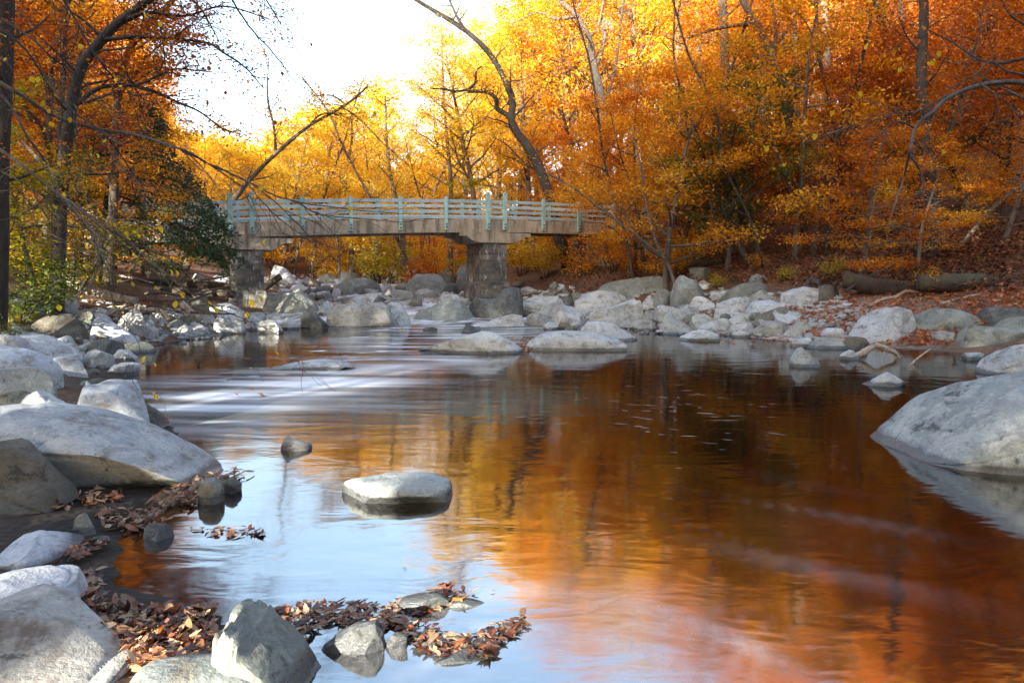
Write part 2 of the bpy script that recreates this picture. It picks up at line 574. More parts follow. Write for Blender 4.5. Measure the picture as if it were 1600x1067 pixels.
def ground_mat():
    m, n, out = new_mat("leaf covered soil")
    geo = N(n, "ShaderNodeNewGeometry")
    P = geo.outputs["Position"]
    vo = N(n, "ShaderNodeTexVoronoi")
    vo.inputs["Scale"].default_value = 17.0
    n.links.new(P, vo.inputs["Vector"])
    sepc = N(n, "ShaderNodeSeparateColor")
    n.links.new(vo.outputs["Color"], sepc.inputs[0])
    lf = ramp(n, sepc.outputs[0], [(0, (0.05, 0.022, 0.012)), (0.35, (0.12, 0.05, 0.022)), (0.65, (0.20, 0.08, 0.03)), (0.9, (0.26, 0.14, 0.06)), (1, (0.13, 0.10, 0.07))])
    soil = ramp(n, noise(n, P, 4, 6, 0.7), [(0.3, (0.03, 0.022, 0.015)), (0.7, (0.09, 0.065, 0.045))])
    c = mixc(n, ramp(n, noise(n, P, 0.8, 5, 0.65), [(0.38, g(0.15)), (0.58, g(1))]), soil, lf)
    at_ = N(n, "ShaderNodeAttribute", attribute_name="sand")
    sand = ramp(n, noise(n, P, 12, 6, 0.7), [(0.3, (0.30, 0.24, 0.20)), (0.7, (0.52, 0.45, 0.39))])
    c = mixc(n, math_(n, 'MULTIPLY', at_.outputs["Fac"], ramp(n, noise(n, P, 2.2, 5, 0.7), [(0.36, g(0.1)), (0.5, g(1))])), c, sand)
    md = N(n, "ShaderNodeAttribute", attribute_name="mud")
    c = mixc(n, md.outputs["Fac"], c, ramp(n, noise(n, P, 9, 5, 0.7), [(0.35, (0.012, 0.008, 0.005)), (0.7, (0.035, 0.024, 0.014))]))
    bs = N(n, "ShaderNodeBsdfPrincipled")
    n.links.new(c, bs.inputs["Base Color"])
    bs.inputs["Roughness"].default_value = 0.95
    n.links.new(bump(n, vo.outputs["Distance"], 0.4, 0.03), bs.inputs["Normal"])
    n.links.new(bs.outputs[0], out.inputs[0])
    return m


def water_mat():
    m, n, out = new_mat("tannin brown water")
    geo = N(n, "ShaderNodeNewGeometry")
    P = geo.outputs["Position"]
    at_ = N(n, "ShaderNodeAttribute", attribute_name="foam")
    rg = N(n, "ShaderNodeAttribute", attribute_name="rough")
    bs = N(n, "ShaderNodeBsdfPrincipled")
    c = ramp(n, noise(n, P, 0.6, 3), [(0.35, (0.004, 0.0016, 0.0006)), (0.7, (0.012, 0.005, 0.0015))])
    n.links.new(c, bs.inputs["Base Color"])
    n.links.new(math_(n, 'ADD', 0.045, math_(n, 'MULTIPLY', rg.outputs["Fac"], 0.16)), bs.inputs["Roughness"])
    bs.inputs["IOR"].default_value = 4.3
    w1 = noise(n, stretch(n, P, (1.0, 2.2, 1)), 1.1, 3, 0.5, 0.8)
    w2 = noise(n, stretch(n, P, (1.0, 2.6, 1)), 5.0, 3, 0.5, 0.5)
    b1 = bump(n, w1, 0.075, 0.07)
    b2 = bump(n, w2, 0.035, 0.02, b1)
    n.links.new(b2, bs.inputs["Normal"])
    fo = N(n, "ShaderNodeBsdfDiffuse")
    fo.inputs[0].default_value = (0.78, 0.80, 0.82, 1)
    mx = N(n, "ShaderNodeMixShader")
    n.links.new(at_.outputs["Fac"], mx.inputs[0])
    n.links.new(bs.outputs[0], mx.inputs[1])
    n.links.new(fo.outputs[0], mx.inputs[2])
    n.links.new(mx.outputs[0], out.inputs[0])
    return m


# ------------------------------------------------------------------ terrain
def build_terrain():
    nx, ny = 360, 420
    u = np.linspace(-1, 1, nx)
    X = np.sign(u) * (np.expm1(3.2 * np.abs(u)) / math.expm1(3.2)) * 150
    v = np.linspace(0, 1, ny)
    v = v * 1.35 - 0.35
    Y = np.where(v > 0, 2 + (np.expm1(3.6 * np.abs(v)) / math.expm1(3.6)) * 240, 2 - (np.expm1(9 * np.abs(v)) / math.expm1(3.15)) * 62)
    XX, YY = np.meshgrid(X, Y)
    Z = ground(XX, YY)
    V = np.stack([XX.ravel(), YY.ravel(), Z.ravel()], 1)
    i = np.arange(ny - 1)[:, None] * nx
    j = np.arange(nx - 1)[None, :]
    F = np.stack([i + j, i + j + 1, i + nx + j + 1, i + nx + j], -1).reshape(-1, 4)
    me = mesh_np("ground", V, F)
    # pale sandy beach on the right bank
    dr = XX - np.interp(YY, SHR[:, 0], SHR[:, 1])
    s = np.exp(-((XX - 8.2) / 2.6) ** 2 - ((YY - 18.5) / 2.6) ** 2) * (dr > -1)
    a = me.attributes.new("sand", 'FLOAT', 'POINT')
    a.data.foreach_set("value", np.clip(s * 1.3, 0, 1).ravel().astype(np.float32))
    dl = np.interp(YY, SHL[:, 0], SHL[:, 1]) - XX
    a = me.attributes.new("mud", 'FLOAT', 'POINT')
    a.data.foreach_set("value", (np.clip(1.6 - np.maximum(dl, dr) / 0.8, 0, 1) * np.clip((14 - YY) / 4, 0, 1)).ravel().astype(np.float32))
    o = put("ground", me, ground_mat())
    tag(o, kind="structure")


build_terrain()


# ------------------------------------------------------------------ water
def gpix(px, py):
    """pixel -> point on the flat pool (z=0)"""
    d = ray(px, py)
    p = d * (-CAMZ / d[2])
    return p[:2]


def build_water():
    ny, nx = 820, 640
    v = np.linspace(0, 1, ny)
    Y = -16 + 78 * (0.08 * v + 0.92 * np.expm1(3.6 * v) / math.expm1(3.6))
    a = np.linspace(-1, 1, nx)
    YY = np.repeat(Y[:, None], nx, 1)
    XX = a[None, :] * (np.maximum(YY, 0) * 0.95 + 5)
    W = wz(YY)
    r = np.clip((YY - 21.5) / 2, 0, 1)
    P = np.stack([XX.ravel(), YY.ravel(), np.zeros(XX.size)], 1)
    W = W + (sines(P, 77, 3.0).reshape(XX.shape) * 0.03 + sines(P, 78, 8.0).reshape(XX.shape) * 0.012) * r

    def polar(cx, cy, seed, fr, ft, ex=1.0):
        dx, dy = XX - cx, (YY - cy) * ex
        R = np.hypot(dx, dy)
        T = np.arctan2(dy, dx)
        Q = np.stack([(R * fr).ravel(), (T * ft).ravel(), np.zeros(R.size)], 1)
        W_ = np.stack([XX.ravel(), YY.ravel(), np.zeros(R.size)], 1)
        Q[:, 0] += sines(W_, seed + 5, 1.7) * 1.6 + sines(W_, seed + 6, 4.0) * 0.5
        s = (sines(Q, seed, 1.0) * .6 + sines(Q * (2.3, 1.2, 1), seed + 1, 1.0) * .45 + sines(Q * (4.7, 1.5, 1), seed + 2, 1.0) * .35).reshape(R.shape)
        return R, T, s * (0.75 + 0.35 * sines(W_, seed + 7, 2.2).reshape(R.shape))

    def blob(px0, py0, px1, py1):
        p, q = gpix(px0, py0), gpix(px1, py1)
        c = gpix((px0 + px1) / 2, (py0 + py1) / 2)
        sx = abs((px1 - px0)) / FPX * c[1] * 0.5
        sy = abs(p[1] - q[1]) * 0.5
        return np.exp(-(((XX - c[0]) / sx) ** 2 + ((YY - c[1]) / sy) ** 2) ** 1.3)

    def linear(seed, ang, f_long, f_cross):
        ca, sa = math.cos(ang), math.sin(ang)
        s_ = XX * ca + YY * sa
        t_ = -XX * sa + YY * ca
        wob = sines(np.stack([s_.ravel() * .6, t_.ravel() * .3, np.zeros(s_.size)], 1), seed + 9, 1.0).reshape(s_.shape) * .4
        Q = np.stack([(s_ * f_long).ravel(), ((t_ + wob) * f_cross).ravel(), np.zeros(s_.size)], 1)
        return (sines(Q, seed, 1.0) * .6 + sines(Q * 2.1, seed + 1, 1.0) * .45 + sines(Q * 4.3, seed + 2, 1.0) * .3).reshape(s_.shape)

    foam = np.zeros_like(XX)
    # broad pale current mid-pool: foam and sky-reflecting ripples painted in one pale colour
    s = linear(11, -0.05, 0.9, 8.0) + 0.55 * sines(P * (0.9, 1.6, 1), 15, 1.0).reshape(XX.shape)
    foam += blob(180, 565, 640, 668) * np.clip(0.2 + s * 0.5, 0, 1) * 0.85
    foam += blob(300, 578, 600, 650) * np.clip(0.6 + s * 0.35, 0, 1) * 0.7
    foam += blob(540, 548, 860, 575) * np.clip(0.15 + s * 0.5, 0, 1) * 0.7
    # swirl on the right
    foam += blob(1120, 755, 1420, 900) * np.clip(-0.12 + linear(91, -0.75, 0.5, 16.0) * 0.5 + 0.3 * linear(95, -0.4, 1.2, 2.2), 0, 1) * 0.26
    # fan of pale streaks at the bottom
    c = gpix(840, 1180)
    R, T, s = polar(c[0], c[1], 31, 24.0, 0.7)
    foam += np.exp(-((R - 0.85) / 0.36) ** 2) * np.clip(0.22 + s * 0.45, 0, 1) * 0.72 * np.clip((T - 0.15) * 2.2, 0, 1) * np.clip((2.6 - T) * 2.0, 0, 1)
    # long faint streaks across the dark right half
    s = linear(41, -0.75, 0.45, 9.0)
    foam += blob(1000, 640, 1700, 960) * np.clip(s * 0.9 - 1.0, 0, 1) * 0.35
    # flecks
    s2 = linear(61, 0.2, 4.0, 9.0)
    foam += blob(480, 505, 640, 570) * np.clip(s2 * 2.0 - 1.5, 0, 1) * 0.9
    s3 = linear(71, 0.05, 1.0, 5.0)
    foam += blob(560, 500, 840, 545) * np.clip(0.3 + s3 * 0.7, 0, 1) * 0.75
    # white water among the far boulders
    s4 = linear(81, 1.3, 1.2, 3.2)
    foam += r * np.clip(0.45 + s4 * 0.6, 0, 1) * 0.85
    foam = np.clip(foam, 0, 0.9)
    rough = np.clip(blob(180, 555, 660, 670) * .3 + r * 0.8 + blob(820, 880, 1200, 1120) * .6 + blob(1130, 750, 1400, 900) * .4 + 0.10, 0, 1)
    V = np.stack([XX.ravel(), YY.ravel(), W.ravel()], 1)
    i = np.arange(ny - 1)[:, None] * nx
    j = np.arange(nx - 1)[None, :]
    F = np.stack([i + j, i + j + 1, i + nx + j + 1, i + nx + j], -1).reshape(-1, 4)
    me = mesh_np("water", V, F)
    for nm, arr in (("foam", foam), ("rough", rough)):
        at_ = me.attributes.new(nm, 'FLOAT', 'POINT')
        at_.data.foreach_set("value", arr.ravel().astype(np.float32))
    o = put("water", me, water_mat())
    tag(o, kind="structure")


build_water()


# ------------------------------------------------------------------ bridge
TH = math.radians(25)
BX, BY = -11.35, 30.0
UX, UY = math.cos(TH), math.sin(TH)


def s_at(px):
    a = ray(px, 400)
    k = a[0] / a[1]
    return (k * BY - BX) / (UX - k * UY)


def bridge_z(px, py):
    s = s_at(px)
    return at(px, py, BY + s * UY)[2]


_px = np.array([395, 474, 549, 626, 697, 762, 848, 940.0])
_top = np.array([348, 346, 344.5, 343.8, 343, 343, 346, 349.0])
_ss = np.array([s_at(p) for p in _px])
_zz = np.array([bridge_z(p, q) for p, q in zip(_px, _top)])
_fit = np.polyfit(_ss, _zz, 2)


def deck_z(s):
    return float(np.polyval(_fit, min(max(s, -6), 21)))


def prism(bm, prof, y0, y1):
    """extrude an (x,z) polygon between y0 and y1"""
    a = [bm.verts.new((x, y0, z)) for x, z in prof]
    b = [bm.verts.new((x, y1, z)) for x, z in prof]
    n = len(prof)
    bm.faces.new(a)
    bm.faces.new(b[::-1])
    for i in range(n):
        bm.faces.new((a[i], b[i], b[(i + 1) % n], a[(i + 1) % n]))
    bmesh.ops.recalc_face_normals(bm, faces=bm.faces)


def bm_mesh(name, bm, bev=0.0, smooth=False):
    if bev:
        bmesh.ops.bevel(bm, geom=list(bm.edges), offset=bev, segments=2, affect='EDGES', clamp_overlap=True)
    me = bpy.data.meshes.new(name)
    bm.to_mesh(me)
    bm.free()
    for p in me.polygons:
        p.use_smooth = smooth
    return me


def box_bm(bm, x0, x1, y0, y1, z0, z1):
    prism(bm, [(x0, z0), (x1, z0), (x1, z1), (x0, z1)], y0, y1)


def build_bridge():
    root = empty('footbridge', (BX, BY, 0))
    root.rotation_euler = (0, 0, TH)
    tag(root, 'concrete footbridge with pale teal wooden railings spanning the rocky stream', 'bridge')
    s0, s1 = s_at(120), s_at(1010)
    ss = np.linspace(s0, s1, 40)
    W = 2.5
    FD = 0.62
    # deck with edge girders
    bm = bmesh.new()
    prof = [(s, deck_z(s)) for s in ss] + [(s, deck_z(s) - FD) for s in ss[::-1]]
    prism(bm, prof, 0, 0.34)
    prism(bm, prof, W - 0.34, W)
    prof = [(s, deck_z(s) - 0.05) for s in ss] + [(s, deck_z(s) - 0.30) for s in ss[::-1]]
    prism(bm, prof, 0.342, W - 0.342)
    bm_deck = bm_mesh('deck', bm, 0.0)
    put('deck', bm_deck, CONC, root)

    def rail_line(y, sA, sB, tag_):
        for k, (zo, hh) in enumerate(((0.98, 0.15), (0.71, 0.12), (0.44, 0.12), (0.16, 0.12))):
            bm = bmesh.new()
            q = np.linspace(sA, sB, 34)
            prism(bm, [(s, deck_z(s) + zo) for s in q] + [(s, deck_z(s) + zo - hh) for s in q[::-1]], y, y + 0.06)
            put('rail', bm_mesh('rail', bm), RAILM, root)

    near_px = [200, 262, 318, 362, 395, 474, 549, 626, 697, 762, 788, 848, 903, 957, 1003]
    tall = {362, 395, 762, 788}
    proto = {}

    def post_mesh(is_tall):
        bm = bmesh.new()
        h = 1.22 if is_tall else 1.08
        w = 0.10 if is_tall else 0.085
        box_bm(bm, -w, w, -0.13, 0.0, -0.50, h)
        if is_tall:
            prism(bm, [(-w * 1.15, h + .003), (w * 1.15, h + .003), (w * 0.5, h + 0.10), (0, h + 0.17), (-w * 0.5, h + 0.10)], -0.15, 0.02)
        else:
            prism(bm, [(-w, h + .002), (w, h + .002), (w * .6, h + 0.03), (-w * .6, h + 0.03)], -0.13, 0.0)
        return bm_mesh('post', bm, 0.008)

    def bolt_mesh():
        bm = bmesh.new()
        bmesh.ops.create_cone(bm, cap_ends=True, segments=8, radius1=0.042, radius2=0.035, depth=0.05,
                              matrix=Matrix.Rotation(math.pi / 2, 4, 'X'))
        return bm_mesh('bolt', bm)
    mt, ms, mb = post_mesh(True), post_mesh(False), bolt_mesh()
    for px in near_px:
        s = s_at(px)
        o = put('post', mt if px in tall else ms, POSTM, root, (s, -0.003, deck_z(s)))
        for z in (-0.38, -0.22):
            put('bolt', mb, RUSTM, o, (0, -0.155, z))
    # far railing posts and rails
    for px in near_px:
        s = s_at(px) - 0.4
        put('post', ms, POSTM, root, (s, W + 0.135, deck_z(s)))
    rail_line(0.004, s0, s1, 0)
    rail_line(W - 0.066, s0, s1, 1)

    # piers
    for pc, zb, lo in ((386, -0.5, 3.35), (775, -0.2, 3.5)):
        sc = s_at(pc)
        zc = deck_z(sc) - FD
        hw = 0.68
        y0, y1 = 0.05, 2.45
        cap_h = 0.52
        ztop = zc - cap_h
        bm = bmesh.new()
        zpl = 1.45 if pc > 500 else 1.05
        prism(bm, [(-hw, zpl), (hw, zpl), (hw * 0.94, ztop - 0.004), (-hw * 0.94, ztop - 0.004)], y0, y1)
        p = put('pier', bm_mesh('pier', bm, 0.03), MASON, root, (sc, 0, 0))
        bm = bmesh.new()
        prism(bm, [(-hw - .16, zb), (hw + .16, zb), (hw + .10, zpl - 0.05), (hw + 0.02, zpl + 0.06), (-hw - 0.02, zpl + 0.06), (-hw - .10, zpl - 0.05)], y0 - 0.10, y1 + 0.10)
        put('plinth', bm_mesh('plinth', bm, 0.03), MASON, p)
        bm = bmesh.new()
        L = 1.95
        prof = [(-L, zc - 0.003), (-L, zc - 0.20), (-L + .36, zc - 0.20), (-L + .62, zc - 0.40), (-L + .95, zc - cap_h),
                (L - .95, zc - cap_h), (L - .62, zc - 0.40), (L - .36, zc - 0.20), (L, zc - 0.20), (L, zc - 0.003)]
        # stepped corbel at each face of the pier
        prism(bm, prof, -0.03, 0.37)
        prism(bm, prof, W - 0.37, W + 0.03)
        prism(bm, [(-1.2, zc + 0.2), (-1.2, zc - cap_h + .003), (1.2, zc - cap_h + .003), (1.2, zc + 0.2)], 0.372, W - 0.372)
        put('corbel', bm_mesh('corbel', bm), CONC, p)
    # abutments
    for sa, sb in ((s0 - 0.6, s0 + 1.0), (s1 - 2.4, s1 + 0.4)):
        bm = bmesh.new()
        zc = deck_z((sa + sb) / 2) - FD - 0.12
        box_bm(bm, sa, sb, -0.06, W + 0.06, -0.5, zc)
        put('abutment', bm_mesh('abutment', bm, 0.03), CONC, root)


build_bridge()

# ------------------------------------------------------------------ rocks
_ico = {}


def ico(k):
    if k not in _ico:
        bm = bmesh.new()
        bmesh.ops.create_icosphere(bm, subdivisions=k, radius=1.0)
        bm.verts.ensure_lookup_table()
        V = np.array([v.co[:] for v in bm.verts])
        F = np.array([[v.index for v in f.verts] for f in bm.faces])
        bm.free()
        _ico[k] = (V, F)
    return _ico[k]


def rock_shape(seed, lev, facets=9, rough=1.0, flat=1.0):
    V, F = ico(lev)
    V = V.copy()
    r = np.random.default_rng(seed)
    # push towards a box, then slice with planes -> angular but worn
    V = V / (np.abs(V) ** 3.2).sum(1)[:, None] ** (1 / 3.2)
    V /= np.abs(V).max()
    for _ in range(facets):
        n = r.normal(size=3)
        n /= np.linalg.norm(n)
        d = r.uniform(0.50, 0.84)
        e = np.clip(V @ n - d, 0, None)
        V -= (e * 0.97)[:, None] * n
    for _ in range(facets * 2 if rough > 0.55 else 0):
        n = r.normal(size=3)
        n /= np.linalg.norm(n)
        e = np.clip(V @ n - (V @ n).max() + r.uniform(0.02, 0.12), 0, None)
        V -= (e * 0.9)[:, None] * n
    V += (sines(V, seed + 100, 2.2)[:, None] * V) * 0.035 * rough
    V += (sines(V, seed + 200, 5.5)[:, None] * V) * 0.012 * rough
    ridge = np.abs(sines(V * np.array([1, 1, 2.0]), seed + 300, 3.2))
    V += (np.clip(0.25 - ridge, 0, 1) * -0.16)[:, None] * V * rough
    V += (sines(V, seed + 400, 14)[:, None] * V) * 0.008 * rough
    V -= (V.max(0) + V.min(0)) / 2
    V /= np.abs(V).max(0)
    return V, F


rock_n = [0]
ROCKPOS = []


def rock(box, mat, label, D=0.75, prof=None, base=None, facets=None, cat='rock', name='boulder', H=None, rough=1.0, yaw=None, Dm=None, round_=False):
    """box = x0,y0,x1,y1 in photo pixels: left, top, right, foot"""
    x0, y0, x1, y1 = box
    rock_n[0] += 1
    seed = 1000 + rock_n[0] * 17
    r = np.random.default_rng(seed)
    xc = (x0 + x1) / 2
    if base == 'w':
        p = gpix(xc, y1)
        P = np.array([p[0], p[1], 0.0])
    else:
        P = hit(xc, y1)
    Yf = P[1]
    # true width
    sc = Yf / FPX / (ray(xc, y1)[1])
    W = (x1 - x0) * sc
    Dd = Dm if Dm else W * D
    Yc = Yf + Dd * 0.42
    W *= Yc / Yf
    zt = at(xc, y0, Yc)[2]
    Xm = at(xc, y1, Yf)[0] * Yc / Yf
    zs = [float(surf(Xm + q * W * 0.46, y_)) for q in (-1, 0, 1) for y_ in (Yf, Yc)]
    P[2] = min(P[2], min(zs) + 0.01) if prof else min(P[2], 0.5 * (P[2] + min(zs)))
    Hh = H if H else max(zt - P[2], W * 0.08)
    big = (x1 - x0)
    lev = 6 if big > 190 else 5 if big > 70 else 4
    V, F = rock_shape(seed, lev, facets if facets is not None else int(r.integers(10, 17)), rough)
    if prof:
        # sculpt the skyline: height by position across the stone
        pxs = np.array([q[0] for q in prof], float)
        pys = np.array([q[1] for q in prof], float)
        pz = np.array([at(q, w, Yc)[2] for q, w in zip(pxs, pys)]) - P[2]
        xn = (pxs - xc) / ((x1 - x0) / 2)
        top = np.interp(V[:, 0], xn, pz)
        # skyline of the raw stone along x
        bins = np.linspace(-1, 1, 41)
        idx = np.clip(np.digitize(V[:, 0], bins) - 1, 0, 39)
        mz = np.full(40, 0.05)
        np.maximum.at(mz, idx, V[:, 2])
        mz = np.convolve(np.pad(mz, 2, 'edge'), np.ones(5) / 5, 'valid')
        ref = np.interp(V[:, 0], (bins[1:] + bins[:-1]) / 2, np.maximum(mz, 0.12))
        Vz = np.where(V[:, 2] > 0, V[:, 2] / ref * np.maximum(top, 0.02), V[:, 2] * max(0.35, 0.5 * Hh))
    else:
        Vz = np.where(V[:, 2] > 0, V[:, 2] * Hh, V[:, 2] * max(0.5 * Hh, 0.12))
    Vx = V[:, 0] * W / 2
    Vy = V[:, 1] * Dd / 2
    if not prof:
        a = (r.uniform(-0.25, 0.25) if yaw is None else yaw)
        tl = r.uniform(-0.16, 0.16)
        Vz = Vz + np.where(V[:, 2] > 0, tl * Vx * np.clip(V[:, 2], 0, 1), 0)
        ca, sa = math.cos(a), math.sin(a)
        Vx, Vy = Vx * ca - Vy * sa, Vx * sa + Vy * ca
        Vx *= (W / 2) / np.abs(Vx).max()
    me = mesh_np(name, np.stack([Vx, Vy, Vz], 1), F)
    X = at(xc, y1, Yf)[0] * Yc / Yf
    me.set_sharp_from_angle(angle=math.radians(24 if rough > 0.55 else 50))
    o = put(name, me, ROCK[mat], None, (X, Yc, P[2] - 0.01))
    tag(o, label, cat)
    ROCKPOS.append((X, Yc, W / 2, Dd / 2, P[2], Hh))
    return o

# ---- near left bank
R = rock
R((-120, 632, 334, 772), 'p', 'huge smooth pale slab boulder sloping down to the water on the near left bank', prof=[(-120, 650), (0, 636), (60, 632), (130, 643), (200, 670), (260, 702), (310, 738), (334, 766)], Dm=1.25, facets=5, rough=0.55)
R((-90, 686, 124, 802), 'b', 'rounded brown boulder in front of the huge pale slab at the left edge', prof=[(-90, 690), (0, 687), (40, 692), (80, 716), (108, 752), (124, 796)], Dm=0.75, facets=6)
R((4, 812, 140, 892), 'p', 'flat blue grey paving-like stone beside the brown leaf drift', Dm=0.62, H=0.11, facets=10, yaw=0.2, rough=.7)
R((-70, 910, 132, 976), 'p', 'low pale stone with wet edge between the flat slab and the big stained boulder', Dm=0.42, H=0.15, facets=7, rough=.7)
R((-150, 935, 214, 1110), 'n', 'big whitish boulder with dark stains filling the bottom left corner', prof=[(-150, 930), (0, 936), (60, 957), (120, 992), (170, 1022), (214, 1085)], Dm=0.75, facets=5, rough=0.7, base=None)
R((328, 943, 494, 1105), 'g', 'upright grey boulder with a rough left face standing in the leaf drift', prof=[(328, 985), (336, 950), (350, 943), (375, 946), (400, 966), (440, 1002), (480, 1047), (494, 1090)], Dm=0.42, facets=5, rough=0.8, base='w')
R((336, 1030, 400, 1082), 'g', 'small dark grey block at the foot of the upright boulder', D=0.8, base='w')
R((205, 1052, 420, 1120), 'g', 'smooth pale rounded stone top at the bottom edge', Dm=0.3, facets=4, rough=0.4, H=0.13)
R((311, 744, 349, 788), 'g', 'small round stone at the tip of the leafy spit', D=0.9, base='w', facets=4, rough=.6)
R((345, 741, 378, 770), 'g', 'small stone behind the round one on the leafy spit', D=0.8, base='w', facets=5, rough=.6)
R((116, 800, 152, 838), 'g', 'small grey squared stone next to the flat paving-like stone', D=0.9, facets=10)
R((142, 833, 178, 858), 'd', 'small dark wedge stone right of the flat paving-like stone', D=0.8)
R((226, 815, 268, 846), 'd', 'small bluish dark stone among floating leaves', D=0.8, base='w')
R((202, 806, 233, 824), 'p', 'small pale stone tucked in the red leaf cluster', D=0.8, base='w')
R((116, 596, 236, 676), 'w', 'angular pale block with a brown shaded front behind the huge slab', prof=[(116, 632), (124, 606), (150, 597), (190, 600), (212, 628), (236, 664)], Dm=0.8, facets=9)
R((196, 627, 262, 670), 'b', 'brown wedge of rock at the water end of the angular pale block', prof=[(196, 628), (222, 629), (245, 645), (262, 668)], D=1.0)
R((40, 606, 124, 664), 'w', 'square pale block left of the angular block', D=0.9, facets=8)
R((46, 624, 102, 652), 'b', 'small olive stone leaning on the square pale block', D=0.8)
R((-30, 611, 46, 640), 'g', 'dark grey stone just above the huge slab at the left edge', D=0.8)
R((-60, 575, 66, 630), 'w', 'long smooth whale-backed pale rock at the left edge, the lower of two', Dm=0.9, facets=3, rough=.3)
R((-60, 541, 82, 606), 'w', 'long smooth whale-backed pale rock at the left edge, the upper of two', Dm=0.9, facets=3, rough=.3)
R((-10, 520, 46, 568), 'p', 'pale round-topped boulder at the left edge under the grassy ledge', D=0.9, facets=5)
R((12, 521, 124, 568), 'p', 'long grey slab boulder with a lit top on the left bank', prof=[(12, 530), (30, 522), (60, 524), (95, 540), (124, 556)], D=0.6, facets=6)
R((58, 555, 140, 588), 'w', 'flat white stone on the left bank with a dark undercut', D=0.6)
R((92, 580, 120, 602), 'b', 'small brown stone at the water below the flat white stone', D=0.9, base='w')
R((118, 543, 180, 575), 'p', 'blocky pale rock at the left waterline', D=0.8, facets=12)
R((164, 565, 222, 587), 'p', 'low flat rock lying in the water off the left bank', D=0.7, base='w')
R((119, 527, 190, 554), 'd', 'dark tilted slab on the left bank', prof=[(119, 546), (140, 533), (165, 527), (188, 531), (190, 545)], D=0.7)
R((172, 544, 230, 565), 'p', 'flat blue grey ledge stone at the left waterline', D=0.7, base='w')
R((188, 533, 240, 552), 'g', 'grey flat stone behind the blue grey ledge stone', D=0.7, base='w')
R((138, 495, 210, 535), 'w', 'pale egg-shaped boulder in the middle of the left bank', prof=[(138, 512), (148, 498), (160, 496), (185, 512), (210, 530)], D=0.7, facets=5)
R((50, 492, 128, 532), 'b', 'olive brown boulder left of the pale egg-shaped one', D=0.8, facets=6)
R((104, 486, 149, 512), 'g', 'grey boulder between the olive boulder and the driftwood', D=0.8)
R((4, 465, 76, 490), 'g', 'mossy grey ledge beside the grassy patch', D=0.8, facets=6)
R((74, 463, 120, 488), 'g', 'sloping grey green slab below the driftwood', D=0.8)
R((-10, 454, 46, 472), 'd', 'dark ledge stone on the upper left bank', D=0.8)
R((178, 484, 242, 528), 'p', 'broad blue grey boulder below the bleached branch', D=0.8, facets=8)
R((206, 500, 242, 529), 'p', 'bluish stone at the waterline in front of the broad blue grey boulder', D=0.8)
R((232, 515, 274, 531), 'd', 'low dark flat rock at the left waterline', D=0.7, base='w')
R((85, 524, 118, 540), 'w', 'small pale cobble below the olive boulder', D=0.8)
R((112, 523, 131, 538), 'b', 'small tan cobble near the dark tilted slab', D=0.8)
R((142, 567, 166, 583), 'd', 'small dark stone by the blocky pale rock', D=0.8, base='w')
# ---- left bank near the pier
R((338, 483, 387, 522), 'p', 'lilac grey boulder on the shore below the left bridge pier', prof=[(338, 505), (346, 488), (362, 484), (380, 488), (387, 505)], D=0.8)
R((328, 472, 383, 496), 'p', 'domed blue grey boulder at the base of the left pier', D=0.8)
R((379, 493, 412, 516), 'p', 'pale stone right of the lilac grey boulder', D=0.8)
R((384, 487, 421, 504), 'p', 'wedge stone right of the left pier foot', D=0.8)
R((404, 499, 444, 521), 'w', 'cream coloured rounded stone at the waterline near the left pier', D=0.8, facets=5)
R((414, 487, 444, 504), 'p', 'small slate blue stone above the cream one', D=0.8)
R((270, 492, 305, 509), 'b', 'small olive stone under the driftwood end', D=0.8)
R((257, 499, 286, 513), 'g', 'grey stone beside the small olive stone', D=0.8)
R((296, 506, 321, 520), 'p', 'small blue stone above the gravel', D=0.8)
R((270, 507, 299, 522), 'p', 'angular blue stone left of the gravel', D=0.8)
R((208, 502, 243, 529), 'p', 'stacked bluish stone by the left waterline', D=0.8)
R((266, 460, 332, 480), 'g', 'long flat grey slab among the driftwood', D=0.6)
R((309, 490, 336, 505), 'p', 'small pale blue stone left of the lilac boulder', D=0.8)
R((296, 427, 328, 441), 'w', 'white rock far behind the driftwood, left of the pier', D=0.8)
R((325, 429, 362, 442), 'w', 'white flat rock far behind the left pier', D=0.8)
# ---- rapids between the piers
R((418, 415, 468, 447), 'w', 'white pointed boulder standing far up the stream right of the left pier', prof=[(418, 440), (424, 418), (428, 416), (448, 420), (460, 434), (468, 445)], D=0.8, facets=8)
R((446, 438, 476, 449), 'w', 'pale slab at the foot of the white pointed boulder', D=0.8)
R((403, 433, 421, 446), 'w', 'pale stone left of the white pointed boulder', D=0.8)
R((411, 455, 503, 488), 'g', 'big rounded grey boulder right of the left pier', prof=[(411, 470), (420, 459), (450, 457), (480, 459), (496, 470), (503, 484)], D=0.7, facets=5)
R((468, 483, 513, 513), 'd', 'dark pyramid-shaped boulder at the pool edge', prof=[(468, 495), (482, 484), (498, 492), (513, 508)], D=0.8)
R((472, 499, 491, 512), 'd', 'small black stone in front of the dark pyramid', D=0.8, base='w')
R((509, 472, 614, 511), 'p', 'big pale blue boulder at the head of the pool', prof=[(509, 505), (520, 484), (532, 475), (560, 473), (595, 472), (610, 478), (614, 490)], D=0.6, facets=7)
R((440, 496, 473, 514), 'p', 'grey wedge stone left of the dark pyramid', D=0.8)
R((532, 455, 605, 477), 'p', 'low bluish slab in the white water', prof=[(532, 474), (548, 464), (575, 458), (595, 457), (605, 468)], D=0.6)
R((522, 433, 596, 460), 'g', 'large sloping pale slab far up the rapids', prof=[(522, 448), (545, 438), (570, 433), (590, 440), (596, 456)], D=0.6)
R((548, 447, 575, 460), 'b', 'brown-sided stone in front of the large sloping slab', D=0.8)
